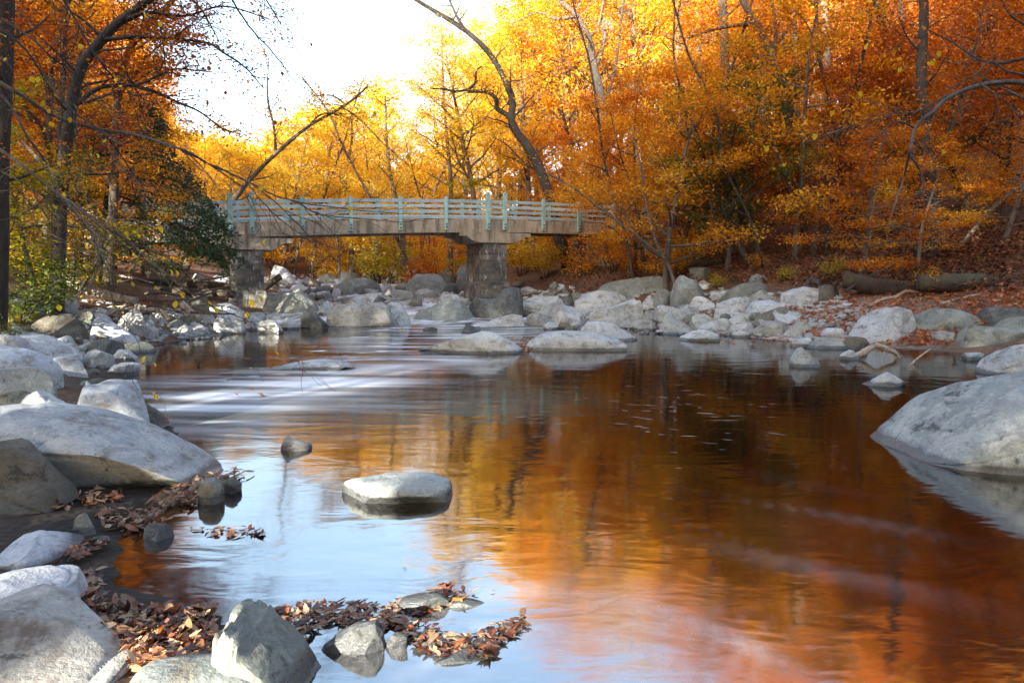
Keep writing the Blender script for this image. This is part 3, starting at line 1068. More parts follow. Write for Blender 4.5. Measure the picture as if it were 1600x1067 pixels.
R((595, 442, 620, 465), 'w', 'small pale peaked boulder in the rapids', prof=[(595, 456), (605, 444), (610, 443), (620, 460)], D=0.9)
R((492, 453, 523, 468), 'p', 'angular pale stone by the white water', D=0.8)
R((485, 445, 523, 460), 'd', 'dark tilted stone above the white water', D=0.7)
R((451, 444, 487, 458), 'w', 'long pale stone behind the big rounded boulder', D=0.7)
R((470, 432, 490, 446), 'g', 'grey stone far upstream near the white pointed boulder', D=0.8)
R((486, 427, 531, 443), 'g', 'green grey ledge far upstream', D=0.7)
R((525, 424, 561, 442), 'g', 'pale green block far upstream under the yellow bushes', D=0.7)
R((500, 470, 523, 481), 'p', 'half drowned stone in the white water', D=0.8)
R((495, 477, 522, 490), 'w', 'white flat stone below the white water', D=0.8)
R((569, 420, 612, 438), 'd', 'dark mossy boulder far upstream at the forest edge', D=0.7)
R((590, 445, 604, 453), 'w', 'tiny pale stone beside the peaked boulder', D=0.8)
R((518, 450, 534, 463), 'p', 'small pale stone left of the large sloping slab', D=0.8)
R((599, 470, 641, 507), 'p', 'broken blue grey boulder with dark crack at the pool head', prof=[(599, 480), (612, 472), (625, 474), (636, 490), (641, 504)], D=0.8, facets=11)
R((634, 466, 741, 501), 'g', 'long lichen-spotted boulder left of the saddle boulder', prof=[(634, 492), (660, 485), (685, 473), (705, 467), (722, 470), (735, 488), (741, 498)], D=0.5, facets=9)
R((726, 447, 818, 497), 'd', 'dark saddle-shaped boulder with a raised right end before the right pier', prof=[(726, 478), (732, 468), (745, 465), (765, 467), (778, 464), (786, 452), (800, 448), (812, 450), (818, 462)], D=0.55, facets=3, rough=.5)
R((748, 489, 820, 513), 'w', 'smooth pale stone below the saddle boulder', prof=[(748, 510), (775, 497), (800, 490), (816, 493), (820, 506)], D=0.6, facets=4, rough=.5)
R((646, 514, 818, 553), 'w', 'broad white mound of rock rising from the pool', prof=[(646, 550), (690, 534), (730, 521), (755, 515), (772, 517), (798, 531), (818, 545)], D=0.5, facets=4, rough=.7, base='w')
R((659, 510, 684, 518), 'd', 'low black stone awash left of the white mound', D=0.7, base='w')
R((718, 505, 751, 522), 'd', 'dark pointed stone with leaves behind the white mound', D=0.8, base='w')
R((634, 426, 702, 460), 'g', 'large pale greenish boulder far upstream left of the right pier', prof=[(634, 445), (650, 430), (675, 427), (692, 433), (702, 450)], D=0.6, facets=9)
R((682, 419, 714, 444), 'g', 'green grey boulder behind the thin tree by the right pier', D=0.8)
R((713, 412, 741, 458), 'g', 'tall grey slab leaning beside the right pier', D=0.8, facets=8)
R((690, 441, 722, 460), 'd', 'dark stone between the tall slab and the white water', D=0.8)
R((685, 455, 722, 471), 'p', 'bluish triangular stone left of the saddle boulder', D=0.8)
R((609, 451, 649, 467), 'w', 'pale triangular stone in the rapids', D=0.8)
R((616, 441, 651, 457), 'b', 'brown topped stone behind the pale triangular stone', D=0.8)
R((635, 465, 660, 478), 'b', 'smooth round olive stone in the white water', D=0.8, facets=3)
R((647, 451, 689, 465), 'p', 'blue grey slab below the large pale greenish boulder', D=0.7)
# ---- right of the right pier
R((811, 460, 885, 494), 'p', 'broad two-toned boulder right of the saddle boulder', prof=[(811, 482), (822, 468), (838, 461), (852, 462), (872, 462), (880, 474), (885, 488)], D=0.7, facets=8)
R((854, 474, 918, 510), 'p', 'blocky cracked boulder with a dark left face at the pool edge', prof=[(854, 492), (862, 480), (874, 475), (895, 480), (910, 490), (918, 504)], D=0.7, facets=9)
R((816, 486, 868, 510), 'w', 'low white-topped stone left of the blocky cracked boulder', prof=[(816, 500), (824, 490), (840, 488), (858, 494), (868, 504)], D=0.7)
R((853, 499, 872, 511), 'w', 'small white cobble at the pool edge', D=0.9, base='w')
R((873, 502, 888, 512), 'w', 'tiny white cobble right of the small white one', D=0.9, base='w')
R((914, 465, 1007, 510), 'w', 'great overhanging pale boulder with brown undercut front', prof=[(914, 492), (930, 484), (960, 477), (985, 468), (1000, 470), (1007, 486)], D=0.7, facets=5)
R((894, 452, 990, 490), 'p', 'large blue white boulder behind the overhanging one', prof=[(894, 474), (912, 460), (935, 453), (965, 456), (990, 468)], D=0.6, facets=8)
R((932, 431, 1046, 464), 'g', 'long grey green ledge rock at the foot of the right bank', prof=[(932, 450), (955, 440), (990, 434), (1025, 431), (1042, 440), (1046, 456)], D=0.5, facets=7)
R((905, 500, 1000, 534), 'w', 'white boulder sloping right into the pool behind the long front slab', prof=[(905, 514), (918, 502), (935, 501), (958, 504), (980, 518), (1000, 530)], D=0.6, facets=5)
R((820, 515, 976, 548), 'p', 'long low pale slab lying in the pool right of the white mound', prof=[(820, 540), (838, 526), (855, 519), (880, 516), (920, 517), (950, 525), (976, 534)], D=0.45, facets=4, rough=.6, base='w')
R((875, 461, 897, 480), 'd', 'dark flat-faced stone behind the two-toned boulder', D=0.8)
R((892, 457, 915, 474), 'g', 'greenish stone right of the dark flat-faced one', D=0.8)
R((985, 499, 1030, 516), 'w', 'low white rock at the waterline right of the white sloping boulder', D=0.7, base='w')
R((1002, 483, 1028, 505), 'g', 'rounded grey stone above the low white rock', D=0.8)
R((806, 465, 834, 480), 'g', 'grey stone behind the right end of the saddle boulder', D=0.8)
R((873, 448, 898, 462), 'g', 'leaning grey slab on the leafy slope beyond the pool', D=0.8)
R((857, 439, 878, 459), 'g', 'mossy stone in the yellow undergrowth right of the right pier', D=0.8)
R((1021, 449, 1049, 480), 'g', 'upright grey stone under the long ledge rock', D=0.8)
R((1002, 461, 1024, 484), 'p', 'small angular stone below the long ledge rock', D=0.8)
R((1030, 495, 1088, 523), 'w', 'white wedge boulder with black underside on the right shoreline', prof=[(1030, 516), (1036, 499), (1048, 495), (1068, 503), (1088, 520)], D=0.8, facets=6)
R((1021, 473, 1100, 506), 'p', 'wide hollow-backed pale boulder on the right shore', prof=[(1021, 490), (1032, 476), (1060, 482), (1075, 475), (1092, 480), (1100, 496)], D=0.6, facets=6)
R((1046, 434, 1104, 480), 'g', 'tall pale green boulder at the forest edge on the right shore', prof=[(1046, 468), (1056, 442), (1070, 435), (1085, 437), (1098, 452), (1104, 472)], D=0.8, facets=8)
R((1070, 462, 1123, 486), 'w', 'cracked white stone right of the tall pale green boulder', D=0.7, facets=10)
R((1074, 489, 1126, 515), 'w', 'flat white slab on the right shoreline', D=0.7)
R((1062, 514, 1124, 533), 'w', 'low white rock lying in shallow water off the right shore', D=0.6, base='w')
R((1090, 497, 1142, 518), 'w', 'sharp-edged pale slab above the low white rock', D=0.6)
R((1127, 441, 1202, 470), 'g', 'smooth oval grey boulder at the back of the right shore', D=0.7, facets=3, rough=.4)
R((1109, 462, 1178, 498), 'w', 'pale slab with an olive front face on the right shore', prof=[(1109, 486), (1125, 474), (1150, 464), (1172, 466), (1178, 485)], D=0.7)
R((1169, 467, 1240, 490), 'w', 'white smooth boulder in the middle of the right shore', prof=[(1169, 484), (1180, 471), (1205, 468), (1228, 476), (1240, 486)], D=0.7, facets=4)
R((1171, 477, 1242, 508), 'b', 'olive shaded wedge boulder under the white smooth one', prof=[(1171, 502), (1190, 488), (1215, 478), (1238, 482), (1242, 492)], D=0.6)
R((1207, 484, 1260, 507), 'w', 'pale rounded stone beside the sandy beach', D=0.8, facets=5)
R((1123, 487, 1180, 508), 'w', 'long white ledge stone on the right shore', D=0.5)
R((1141, 503, 1180, 521), 'w', 'pale cobble-shaped boulder at the right waterline', D=0.8, facets=5)
R((1176, 500, 1232, 526), 'p', 'bluish block at the right waterline', D=0.7)
R((1224, 501, 1270, 524), 'p', 'bluish flat-topped block right of its twin at the waterline', D=0.7)
R((1142, 516, 1180, 527), 'p', 'thin flat stone awash at the right waterline', D=0.6, base='w')
R((1161, 452, 1216, 472), 'w', 'pale slab under the smooth oval boulder', D=0.7)
R((1219, 447, 1278, 480), 'p', 'grey blue boulder at the top of the sandy beach', D=0.7, facets=7)
R((1268, 444, 1318, 472), 'b', 'olive boulder with fallen leaves at the top of the beach', D=0.7, facets=5)
R((1075, 417, 1116, 438), 'g', 'lichen grey boulder under the fallen log', D=0.8, facets=6)
R((1164, 427, 1202, 446), 'g', 'grey slab half buried in the right bank', D=0.8)
R((1257, 433, 1286, 449), 'd', 'mossy dark stone on the right bank', D=0.8)
R((1285, 511, 1324, 531), 'p', 'pale stone at the lower edge of the sandy beach', D=0.8)
R((1261, 525, 1332, 545), 'w', 'flat white slab at the edge of the beach', D=0.6, base='w')
R((1236, 527, 1271, 542), 'w', 'thin pale stone with leaves in the shallows', D=0.7, base='w')
R((1234, 543, 1279, 574), 'w', 'bright white peaked stone standing alone in the shallows', prof=[(1234, 566), (1244, 552), (1256, 543), (1268, 552), (1279, 568)], D=0.8, facets=7, base='w')
R((1334, 477, 1434, 535), 'p', 'big faceted grey boulder right of the beach', prof=[(1334, 524), (1352, 498), (1375, 483), (1395, 478), (1418, 484), (1430, 492), (1434, 510)], D=0.8, facets=11)
R((1417, 480, 1542, 520), 'g', 'long smooth dolphin-backed grey boulder on the leafy bank', prof=[(1417, 512), (1435, 492), (1460, 481), (1490, 482), (1515, 492), (1536, 495), (1542, 508)], D=0.5, facets=2, rough=.3)
R((1482, 506, 1625, 538), 'g', 'long layered slab at the right waterline', prof=[(1482, 526), (1492, 510), (1510, 507), (1550, 510), (1600, 512), (1625, 524)], D=0.45, facets=5)
R((1540, 480, 1640, 510), 'd', 'dark mossy boulder at the right edge', D=0.6, facets=4)
R((1557, 494, 1640, 520), 'g', 'grey rounded boulder at the right edge above the layered slab', D=0.6, facets=4)
R((1458, 516, 1490, 536), 'p', 'small grey stone left of the layered slab', D=0.8)
R((1500, 531, 1564, 548), 'p', 'low bluish stone in shallow water near the right edge', D=0.6, base='w')
R((1300, 524, 1354, 545), 'b', 'flat tan stone at the foot of the big faceted boulder', D=0.7, base='w')
R((1305, 545, 1342, 562), 'p', 'small stone in the shallows by the driftwood arch', D=0.8, base='w')
R((1350, 579, 1418, 604), 'p', 'blue diamond-shaped stone alone in the pool', prof=[(1350, 600), (1368, 586), (1380, 580), (1396, 586), (1418, 602)], D=0.7, facets=6, base='w')
R((1534, 524, 1680, 588), 'p', 'striped pale boulder behind the great right boulder', prof=[(1534, 580), (1552, 556), (1580, 538), (1605, 526), (1680, 520)], D=0.6, facets=7)
R((1392, 549, 1850, 738), 'm', 'great pale boulder with black moss patches at the right edge', prof=[(1392, 706), (1420, 690), (1450, 662), (1480, 630), (1520, 602), (1560, 584), (1610, 566), (1700, 548), (1800, 570), (1850, 640)], Dm=1.7, facets=4, rough=.5, base='w')
R((1503, 549, 1536, 563), 'w', 'small leaf-strewn stone in the shallows near the right edge', D=0.8, base='w')
# ---- stones in the pool
R((528, 726, 710, 788), 'm', 'flat-topped oval stone with a dark wet rim in the middle of the pool', prof=[(528, 766), (538, 750), (570, 745), (600, 741), (640, 742), (680, 744), (702, 752), (710, 766)], Dm=0.52, facets=4, rough=.6, base='w')
R((440, 682, 487, 704), 'p', 'small teardrop stone in the sky reflection', prof=[(440, 694), (448, 684), (460, 683), (474, 688), (487, 693)], D=0.6, facets=3, rough=.5, base='w')
R((422, 561, 554, 579), 'p', 'long flat stone barely breaking the surface of the pool', prof=[(422, 574), (460, 566), (500, 562), (535, 564), (554, 572)], D=0.35, facets=3, rough=.5, base='w')
R((621, 926, 702, 956), 'g', 'smooth grey stone at the upper end of the leaf raft', D=0.6, facets=5, base='w')
R((502, 966, 602, 1022), 'd', 'dark grey wedge stone in the leaf raft', prof=[(502, 1005), (530, 984), (560, 970), (588, 966), (602, 984)], D=0.45, base='w', facets=8)
R((598, 984, 638, 1014), 'd', 'small black stone beside the dark grey wedge', D=0.6, base='w')
R((670, 972, 800, 1032), 'g', 'low flat stone at the lower end of the leaf raft', Dm=0.16, H=0.025, base='w', facets=6, yaw=0.3)
R((698, 923, 762, 948), 'g', 'thin flat stone trailing from the leaf raft', Dm=0.10, H=0.03, base='w', yaw=0.2)


# ---- loose cobbles filling the banks (countable, but nothing tells them apart)
def cobbles():
    protos = []
    for k in range(7):
        V, F = rock_shape(5000 + k * 31, 3, 9)
        V = V * np.array([0.5, 0.42, 0.34])
        protos.append(mesh_np('cobble', V, F))
        protos[-1].set_sharp_from_angle(angle=math.radians(28))
    r = np.random.default_rng(77)
    zones = [((60, 490, 330, 540), 60, 'pale cobble lying loose among the boulders of the left bank', 'loose cobbles on the left bank'),
             ((410, 428, 740, 480), 80, 'pale cobble lodged between the boulders of the rapids under the bridge', 'loose cobbles in the rapids'),
             ((800, 445, 1330, 525), 120, 'pale cobble lying loose among the boulders of the right shore', 'loose cobbles on the right shore'),
             ((0, 560, 200, 660), 16, 'pale cobble between the larger rocks of the near left bank', 'loose cobbles on the near left bank')]
    mats = ['p', 'w', 'g', 'b', 'w']
    for (x0, y0, x1, y1), cnt, lab, grp in zones:
        for _ in range(cnt):
            px, py = r.uniform(x0, x1), r.uniform(y0, y1)
            p = hit(px, py)
            if ground(p[0], p[1]) < wz(p[1]) - 0.1 and r.random() < 0.5:
                continue
            s = r.uniform(10, 26) * p[1] / FPX
            o = bpy.data.objects.new('cobble', protos[int(r.integers(7))])
            C.objects.link(o)
            me = o.data
            if not me.materials:
                me.materials.append(ROCK['p'])
            o.material_slots[0].link = 'OBJECT'
            o.material_slots[0].material = ROCK[mats[int(r.integers(5))]]
            o.location = (p[0], p[1], p[2] + 0.10 * s)
            o.scale = (s, s, s * r.uniform(.7, 1.1))
            o.rotation_euler = (r.uniform(-.3, .3), r.uniform(-.3, .3), r.uniform(0, 6.28))
            tag(o, lab, 'stone', grp)


cobbles()

# ------------------------------------------------------------------ trees
def unit(v):
    return v / (np.linalg.norm(v) + 1e-9)


def grow(r, p, d, L, n, wob, trop):
    P = [np.array(p, float)]
    d = unit(np.array(d, float))
    for _ in range(n):
        d = unit(d + r.normal(0, wob, 3) + np.array([0, 0, trop]))
        P.append(P[-1] + d * L / n)
    return np.array(P)


def leaves_mesh(name, r, anchors, count, sig, flat, size, tilt=0.6, droop=0.0, narrow=0.55):
    A = np.asarray(anchors)
    idx = r.integers(0, len(A), count)
    c = A[idx] + r.normal(0, 1, (count, 3)) * np.array([sig, sig, sig * flat])
    L = size * r.uniform(0.55, 1.25, count)
    nrm = r.normal(0, 1, (count, 3)) * tilt + np.array([0, 0, 1.0])
    nrm /= np.linalg.norm(nrm, axis=1)[:, None]
    a = r.normal(0, 1, (count, 3))
    a -= (a * nrm).sum(1)[:, None] * nrm
    a /= np.linalg.norm(a, axis=1)[:, None] + 1e-9
    a[:, 2] -= droop
    a /= np.linalg.norm(a, axis=1)[:, None]
    b = np.cross(nrm, a)
    b /= np.linalg.norm(b, axis=1)[:, None] + 1e-9
    up = np.cross(a, b)
    h = (L * 0.5)[:, None]
    w = (L * 0.5 * narrow)[:, None]
    k = (L * r.uniform(-0.10, 0.16, count))[:, None]
    V = np.stack([c + a * h, c + b * w + up * k - a * h * 0.1, c - a * h, c - b * w + up * k - a * h * 0.1], 1).reshape(-1, 3)
    F = np.arange(count * 4).reshape(-1, 4)
    return mesh_np(name, V, F, False)


def side_branches(r, T, A, path, rad, n, t0, Lmax, up, lev, leafy=1.0, az_bias=None, prof=None, twig=True):
    """grow n limbs off a path; collect leaf anchors in A"""
    m = len(path)
    az = r.uniform(0, 6.28)
    for i in range(n):
        t = t0 + (1 - t0) * (i + r.uniform(0.2, 0.9)) / n
        f = min(t * (m - 1), m - 1.001)
        k = int(f)
        p = path[k] + (path[k + 1] - path[k]) * (f - k)
        ax = unit(path[k + 1] - path[k])
        rr = rad[k] * 0.62
        az += 2.4 + r.normal(0, 0.4)
        a_ = az if az_bias is None else az_bias[0] + r.normal(0, az_bias[1])
        o = unit(np.array([math.cos(a_), math.sin(a_), 0]) + ax * up * r.uniform(0.6, 1.4))
        L = Lmax * (prof(t) if prof else (1 - 0.55 * t)) * r.uniform(0.65, 1.2)
        ns = 8 if lev else 5
        B = grow(r, p, o, L, ns, 0.13, 0.03)
        r1 = max(min(rr, L * 0.028), 0.008)
        br = np.linspace(r1, max(r1 * 0.15, 0.004), ns + 1)
        T.add(B, br, 5 if r1 > 0.03 else 3)
        if lev:
            side_branches(r, T, A, B, br, max(3, int(L * 1.5)) if lev > 1 else max(3, int(L * 1.7)), 0.25, L * 0.5, 0.75, lev - 1, leafy, None, None)
        if r.random() < leafy:
            A.extend(B[ns // 2:] if lev == 0 else B[-2:])


def make_tree_meshes(seed, H, r0, cb, spread, nl, nleaf, lsize, flat=0.7, sig=0.35, lev=2, up=0.7, lean=0.05, tilt=0.6, leafy=1.0, prof=None, wob=0.05):
    r = np.random.default_rng(seed)
    T, A = Tubes(), []
    n = 16
    az = r.uniform(0, 6.28)
    P = grow(r, (0, 0, -0.3), (lean * math.cos(az), lean * math.sin(az), 1), H, n, wob, 0.06)
    rad = r0 * (1 - 0.9 * np.linspace(0, 1, n + 1) ** 1.1)
    rad[0] *= 1.45
    T.add(P, rad, 8)
    side_branches(r, T, A, P, rad, nl, cb, spread, up, lev - 1, leafy, None, prof)
    A.append(P[-1])
    tr = T.mesh('trunk')
    cr = leaves_mesh('crown', r, A, nleaf, sig, flat, lsize, tilt) if nleaf else None
    return tr, cr


def dome(t):
    return 0.45 + 0.75 * math.sin(min(1, max(0, t)) * 3.0) * (1 - 0.35 * t)


def wide(t):
    return 1.0 - 0.6 * t


PROTO = {
    'tall_a': make_tree_meshes(1, 19, 0.27, 0.30, 4.6, 26, 12000, 0.21, sig=0.32, prof=dome),
    'tall_b': make_tree_meshes(2, 21, 0.30, 0.38, 5.2, 26, 11500, 0.22, sig=0.34, prof=dome, lean=0.1),
    'tall_c': make_tree_meshes(3, 17, 0.22, 0.22, 4.2, 24, 10500, 0.20, sig=0.32, prof=dome, lean=0.12),
    'thin_a': make_tree_meshes(4, 18, 0.20, 0.35, 3.8, 20, 4600, 0.19, sig=0.3, prof=dome, lean=0.12, wob=0.08),
    'thin_b': make_tree_meshes(5, 16, 0.17, 0.30, 3.6, 18, 3600, 0.18, sig=0.3, prof=dome, lean=0.2, wob=0.09),
    'beech_a': make_tree_meshes(6, 9.5, 0.13, 0.12, 4.2, 20, 12000, 0.13, flat=0.42, sig=0.33, up=0.3, tilt=0.5, prof=wide, lean=0.12),
    'beech_b': make_tree_meshes(7, 7.5, 0.10, 0.14, 3.6, 17, 9000, 0.12, flat=0.38, sig=0.3, up=0.25, tilt=0.5, prof=wide, lean=0.2),
    'beech_c': make_tree_meshes(8, 11, 0.15, 0.18, 4.6, 22, 13000, 0.14, flat=0.42, sig=0.36, up=0.35, tilt=0.5, prof=wide, lean=0.08),
    'sapling': make_tree_meshes(9, 4.6, 0.045, 0.2, 1.9, 12, 2600, 0.11, flat=0.35, sig=0.24, up=0.4, tilt=0.4, prof=wide, lean=0.25, wob=0.09),
}


def make_shrub(seed, nst, H, nleaf, lsize):
    r = np.random.default_rng(seed)
    T, A = Tubes(), []
    for i in range(nst):
        a = r.uniform(0, 6.28)
        B = grow(r, (0.12 * math.cos(a), 0.12 * math.sin(a), -0.05), (0.55 * math.cos(a), 0.55 * math.sin(a), 1), H * r.uniform(0.6, 1.1), 7, 0.12, 0.03)
        rad = np.linspace(0.022, 0.005, 8)
        T.add(B, rad, 4)
        A.extend(B[3:])
        side_branches(r, T, A, B, rad, 5, 0.25, H * 0.5, 0.5, 0)
    return T.mesh('stem'), leaves_mesh('foliage', r, A, nleaf, 0.16, 0.6, lsize, 0.5)


SHRUB = [make_shrub(31, 8, 1.6, 1500, 0.11), make_shrub(32, 10, 2.1, 2200, 0.12), make_shrub(33, 6, 1.1, 900, 0.09)]


def plant(name, pair, loc, scale, rotz, bark, leaf, label, cat, group=None, names=('trunk', 'crown'), lean=(0, 0)):
    root = empty(name, loc)
    root.rotation_euler = (lean[0], lean[1], rotz)
    root.scale = (scale[0], scale[0], scale[1]) if isinstance(scale, tuple) else (scale,) * 3
    tag(root, label, cat, group)
    for me, nm, mt in ((pair[0], names[0], bark), (pair[1], names[1], leaf)):
        if me is None:
            continue
        o = bpy.data.objects.new(nm, me)
        C.objects.link(o)
        if not me.materials:
            me.materials.append(mt)
        o.material_slots[0].link = 'OBJECT'
        o.material_slots[0].material = mt
        o.parent = root
    return root


rt = np.random.default_rng(2024)
TREES = []


def tree_at(px, Y, kind, leaf, label, H=None, ytop=None, group=None, cat='tree', bark=None, name='tree', rot=None, lean=(0, 0)):
    """tree whose foot stands on the slope at pixel column px, distance Y"""
    k = ray(px, 440)[0] / ray(px, 440)[1]
    X = k * Y
    z = float(ground(X, Y))
    h0 = max(v.co.z for v in PROTO[kind][0].vertices)
    if ytop is not None:
        H = at(px, ytop, Y)[2] - z
    sc = (H / h0) if H else 1.0
    sx = sc ** 0.7
    TREES.append((X, Y))
    return plant(name, PROTO[kind], (X, Y, z), (sx, sc), rt.uniform(0, 6.28) if rot is None else rot, bark or BARK, LEAF[leaf], label, cat, group, lean=lean)


def skyline(px):
    return float(np.interp(px, [-200, 0, 150, 230, 262, 300, 350, 450, 520, 600, 680, 740, 800, 860, 950, 2400],
                           [-260, -200, -60, 40, 150, 205, 212, 190, 172, 135, 80, 40, -20, -90, -200, -300]))


# sunlit wood behind the bridge, several ranks deep
def wood():
    grp_c = 'sunlit yellow trees of the wood behind the bridge'
    lab_c = 'golden yellow tree among its like in the sunlit wood behind the bridge'
    kinds = ['tall_a', 'tall_b', 'tall_c', 'thin_a', 'tall_c', 'thin_b']
    n = 0
    for Y, step, off in ((50, 74, 20), (58, 62, 0), (67, 56, 30), (78, 50, 10)):
        for px in np.arange(285 + off, 860, step):
            px = px + rt.uniform(-14, 14)
            Yj = Y + rt.uniform(-2.5, 2.5)
            yt = skyline(px) + rt.uniform(-8, 50) + (22 if Y > 60 else 10)
            if 480 < px < 700 and Y < 55:
                yt += 70
            kd = kinds[int(rt.integers(6))] if px < 560 or rt.random() < .4 else ['thin_a', 'thin_b'][int(rt.integers(2))]
            lf = ['yellow', 'yellow', 'yellow', 'gold', 'gold'][int(rt.integers(5))] if px < 760 else ['gold', 'gold', 'orange', 'yellow'][int(rt.integers(4))]
            tree_at(px, Yj, kd, lf, lab_c, ytop=min(yt, 330), group=grp_c, bark=BARKG if rt.random() < 0.4 else BARK)
            n += 1
    # wood climbing the right slope
    grp_r = 'orange trees of the wood on the right slope'
    lab_r = 'tall orange tree standing deep in the wood on the right slope'
    for Y, step, off in ((40, 96, 0), (47, 84, 40), (55, 74, 10), (65, 66, 30), (77, 60, 0)):
        for px in np.arange((870 if Y > 44 else 1180) + off, 1760, step):
            px = px + rt.uniform(-22, 22)
            Yj = Y + rt.uniform(-2.5, 2.5)
            kd = kinds[int(rt.integers(6))]
            u = rt.random()
            if px < 1120:
                lf = 'yellow' if u < .5 else 'gold' if u < .9 else 'orange'
            elif px < 1350:
                lf = 'yellow' if u < .15 else 'gold' if u < .6 else 'orange' if u < .95 else 'rust'
            else:
                lf = 'orange' if u < .5 else 'rust' if u < .8 else 'gold'
            tree_at(px, Yj, kd, lf, lab_r, H=rt.uniform(18, 26), group=grp_r, bark=BARKG if rt.random() < 0.4 else BARK)
    # dim wood on the left slope
    grp_l = 'rust coloured trees of the wood on the left bank'
    lab_l = 'rust and amber tree in the dim wood on the left bank'
    for px, Y, H in ((-140, 18, 17), (-60, 22, 19), (30, 25, 19), (120, 26, 15), (-20, 31, 20), (70, 33, 18), (150, 33, 15), (-120, 36, 20),
                     (60, 42, 20), (140, 43, 16), (205, 41, 12), (-30, 46, 22), (110, 54, 19), (190, 56, 14), (240, 52, 11), (20, 60, 20), (255, 64, 13), (160, 66, 17)):
        kd = kinds[int(rt.integers(5))]
        tree_at(px, Y, kd, ['rust', 'orange', 'gold', 'rust'][int(rt.integers(4))], lab_l, H=H, group=grp_l)


    for k in range(58):  # unseen trees added behind the viewpoint to block the low sun
        X = -40 + 56 * ((k * 0.618) % 1.0)
        Y = -8 - 22 * ((k * 0.414) % 1.0) - 0.12 * abs(X)
        z = float(ground(X, Y))
        plant('tree', PROTO[kinds[k % 3]], (X, Y, z), 1.15, rt.uniform(0, 6.28), BARK, LEAF['rust'], 'unseen tree added behind the viewpoint to keep sun off the stream', 'tree', 'sun blocking trees behind the viewpoint')

    for k in range(20):  # unseen beeches added to cut sun leaking under those crowns
        X = -26 + 40 * ((k * 0.618) % 1.0)
        Y = -7 - 9 * ((k * 0.37) % 1.0) - 0.15 * abs(X)
        plant('tree', PROTO['beech_c'], (X, Y, float(ground(X, Y))), 1.0, rt.uniform(0, 6.28), BARK, LEAF['rust'], 'unseen tree added behind the viewpoint to keep sun off the stream', 'tree', 'sun blocking trees behind the viewpoint')
    for X, Y, k_, h_, lb in ((14.5, 12.5, 0, 0.95, 'tall rust tree overhanging the top right corner, nearest of three'), (18.5, 18, 1, 1.0, 'tall rust tree behind the nearest one at the top right corner'), (13.0, 6.5, 2, 1.1, 'tall rust tree beside the viewpoint on the right bank')):
        plant('tree', PROTO[kinds[k_]], (X, Y, float(ground(X, Y))), h_, rt.uniform(0, 6.28), BARKD, LEAF['rust'], lb, 'tree')


wood()

# beech understorey, each one told apart
tree_at(1010, 33, 'beech_b', 'orange', 'orange beech with tiered sprays just right of the bridge end', H=8)
tree_at(1090, 31, 'beech_a', 'orange', 'orange beech spreading over the fallen log right of the bridge', H=9)
tree_at(1180, 30, 'beech_c', 'orange', 'orange beech behind the twin leaning trunks', H=10)
tree_at(1270, 27, 'beech_a', 'rust', 'red orange beech hanging over the leafy right bank', H=8.5)
tree_at(1350, 25, 'beech_b', 'orange', 'low orange beech above the big dark log', H=6.5)
tree_at(1500, 26, 'beech_c', 'rust', 'rust red beech behind the dark trunk at the right', H=11)
tree_at(1590, 24, 'beech_a', 'orange', 'orange beech at the right edge above the mossy log', H=9)
tree_at(1680, 21, 'beech_c', 'rust', 'tall rust beech leaning in from the right edge', H=12)
tree_at(1400, 33, 'beech_c', 'rust', 'deep red beech in the middle of the right slope', H=12)
tree_at(1620, 33, 'beech_c', 'rust', 'brown red beech high on the right slope', H=13)
tree_at(1230, 36, 'beech_c', 'gold', 'golden beech half way up the right slope', H=12)
tree_at(920, 41, 'beech_b', 'gold', 'amber beech behind the right end of the bridge rail', H=8)
tree_at(1135, 28.5, 'beech_a', 'green', 'green leaved young tree among the orange beeches', H=9.5)
tree_at(1075, 34, 'beech_c', 'orange', 'orange beech left of the green leaved young tree', H=10)
tree_at(770, 46, 'beech_b', 'lime', 'yellow green bushy tree behind the bridge rail near the right pier', H=6.5)
tree_at(640, 50, 'beech_b', 'lime', 'yellow green small tree under the bridge span', H=4.0)
tree_at(700, 47, 'sapling', 'gold', 'thin amber sapling left of the right pier', H=4.5)
tree_at(480, 52, 'beech_b', 'gold', 'amber small tree seen under the bridge beside the left pier', H=4.2)
tree_at(560, 54, 'beech_b', 'orange', 'orange small tree seen under the middle of the bridge', H=4.5)
tree_at(330, 48, 'beech_b', 'lime', 'lime green small tree under the left end of the bridge', H=5.0)
tree_at(290, 46, 'beech_b', 'rust', 'red shrubby tree left of the leaning trunk', H=4.5)
tree_at(60, 17, 'beech_b', 'lime', 'yellow green beech on the near left bank behind the driftwood', H=5.5)
tree_at(-30, 15, 'beech_a', 'lime', 'yellow beech at the left edge above the grassy ledge', H=7)
tree_at(140, 22, 'beech_b', 'gold', 'amber beech above the driftwood pile', H=6)
tree_at(180, 30, 'beech_b', 'orange', 'orange beech low behind the driftwood pile', H=4.5)
tree_at(250, 37, 'beech_b', 'orange', 'orange beech between the driftwood and the bridge', H=5)
tree_at(60, 21, 'beech_c', 'rust', 'dark rust beech in the shade of the left wood', H=12)
tree_at(-80, 26, 'beech_c', 'orange', 'orange beech deep in the left wood', H=13)


tree_at(1345, 20.6, 'beech_b', 'orange', 'small bright orange beech whose layered sprays droop over the big dark log', H=4.6)
tree_at(1430, 21.5, 'beech_b', 'gold', 'small amber beech beside the dark straight trunk', H=4.2)
tree_at(1560, 21.3, 'beech_b', 'orange', 'small orange beech behind the mossy log at the right', H=4.5)



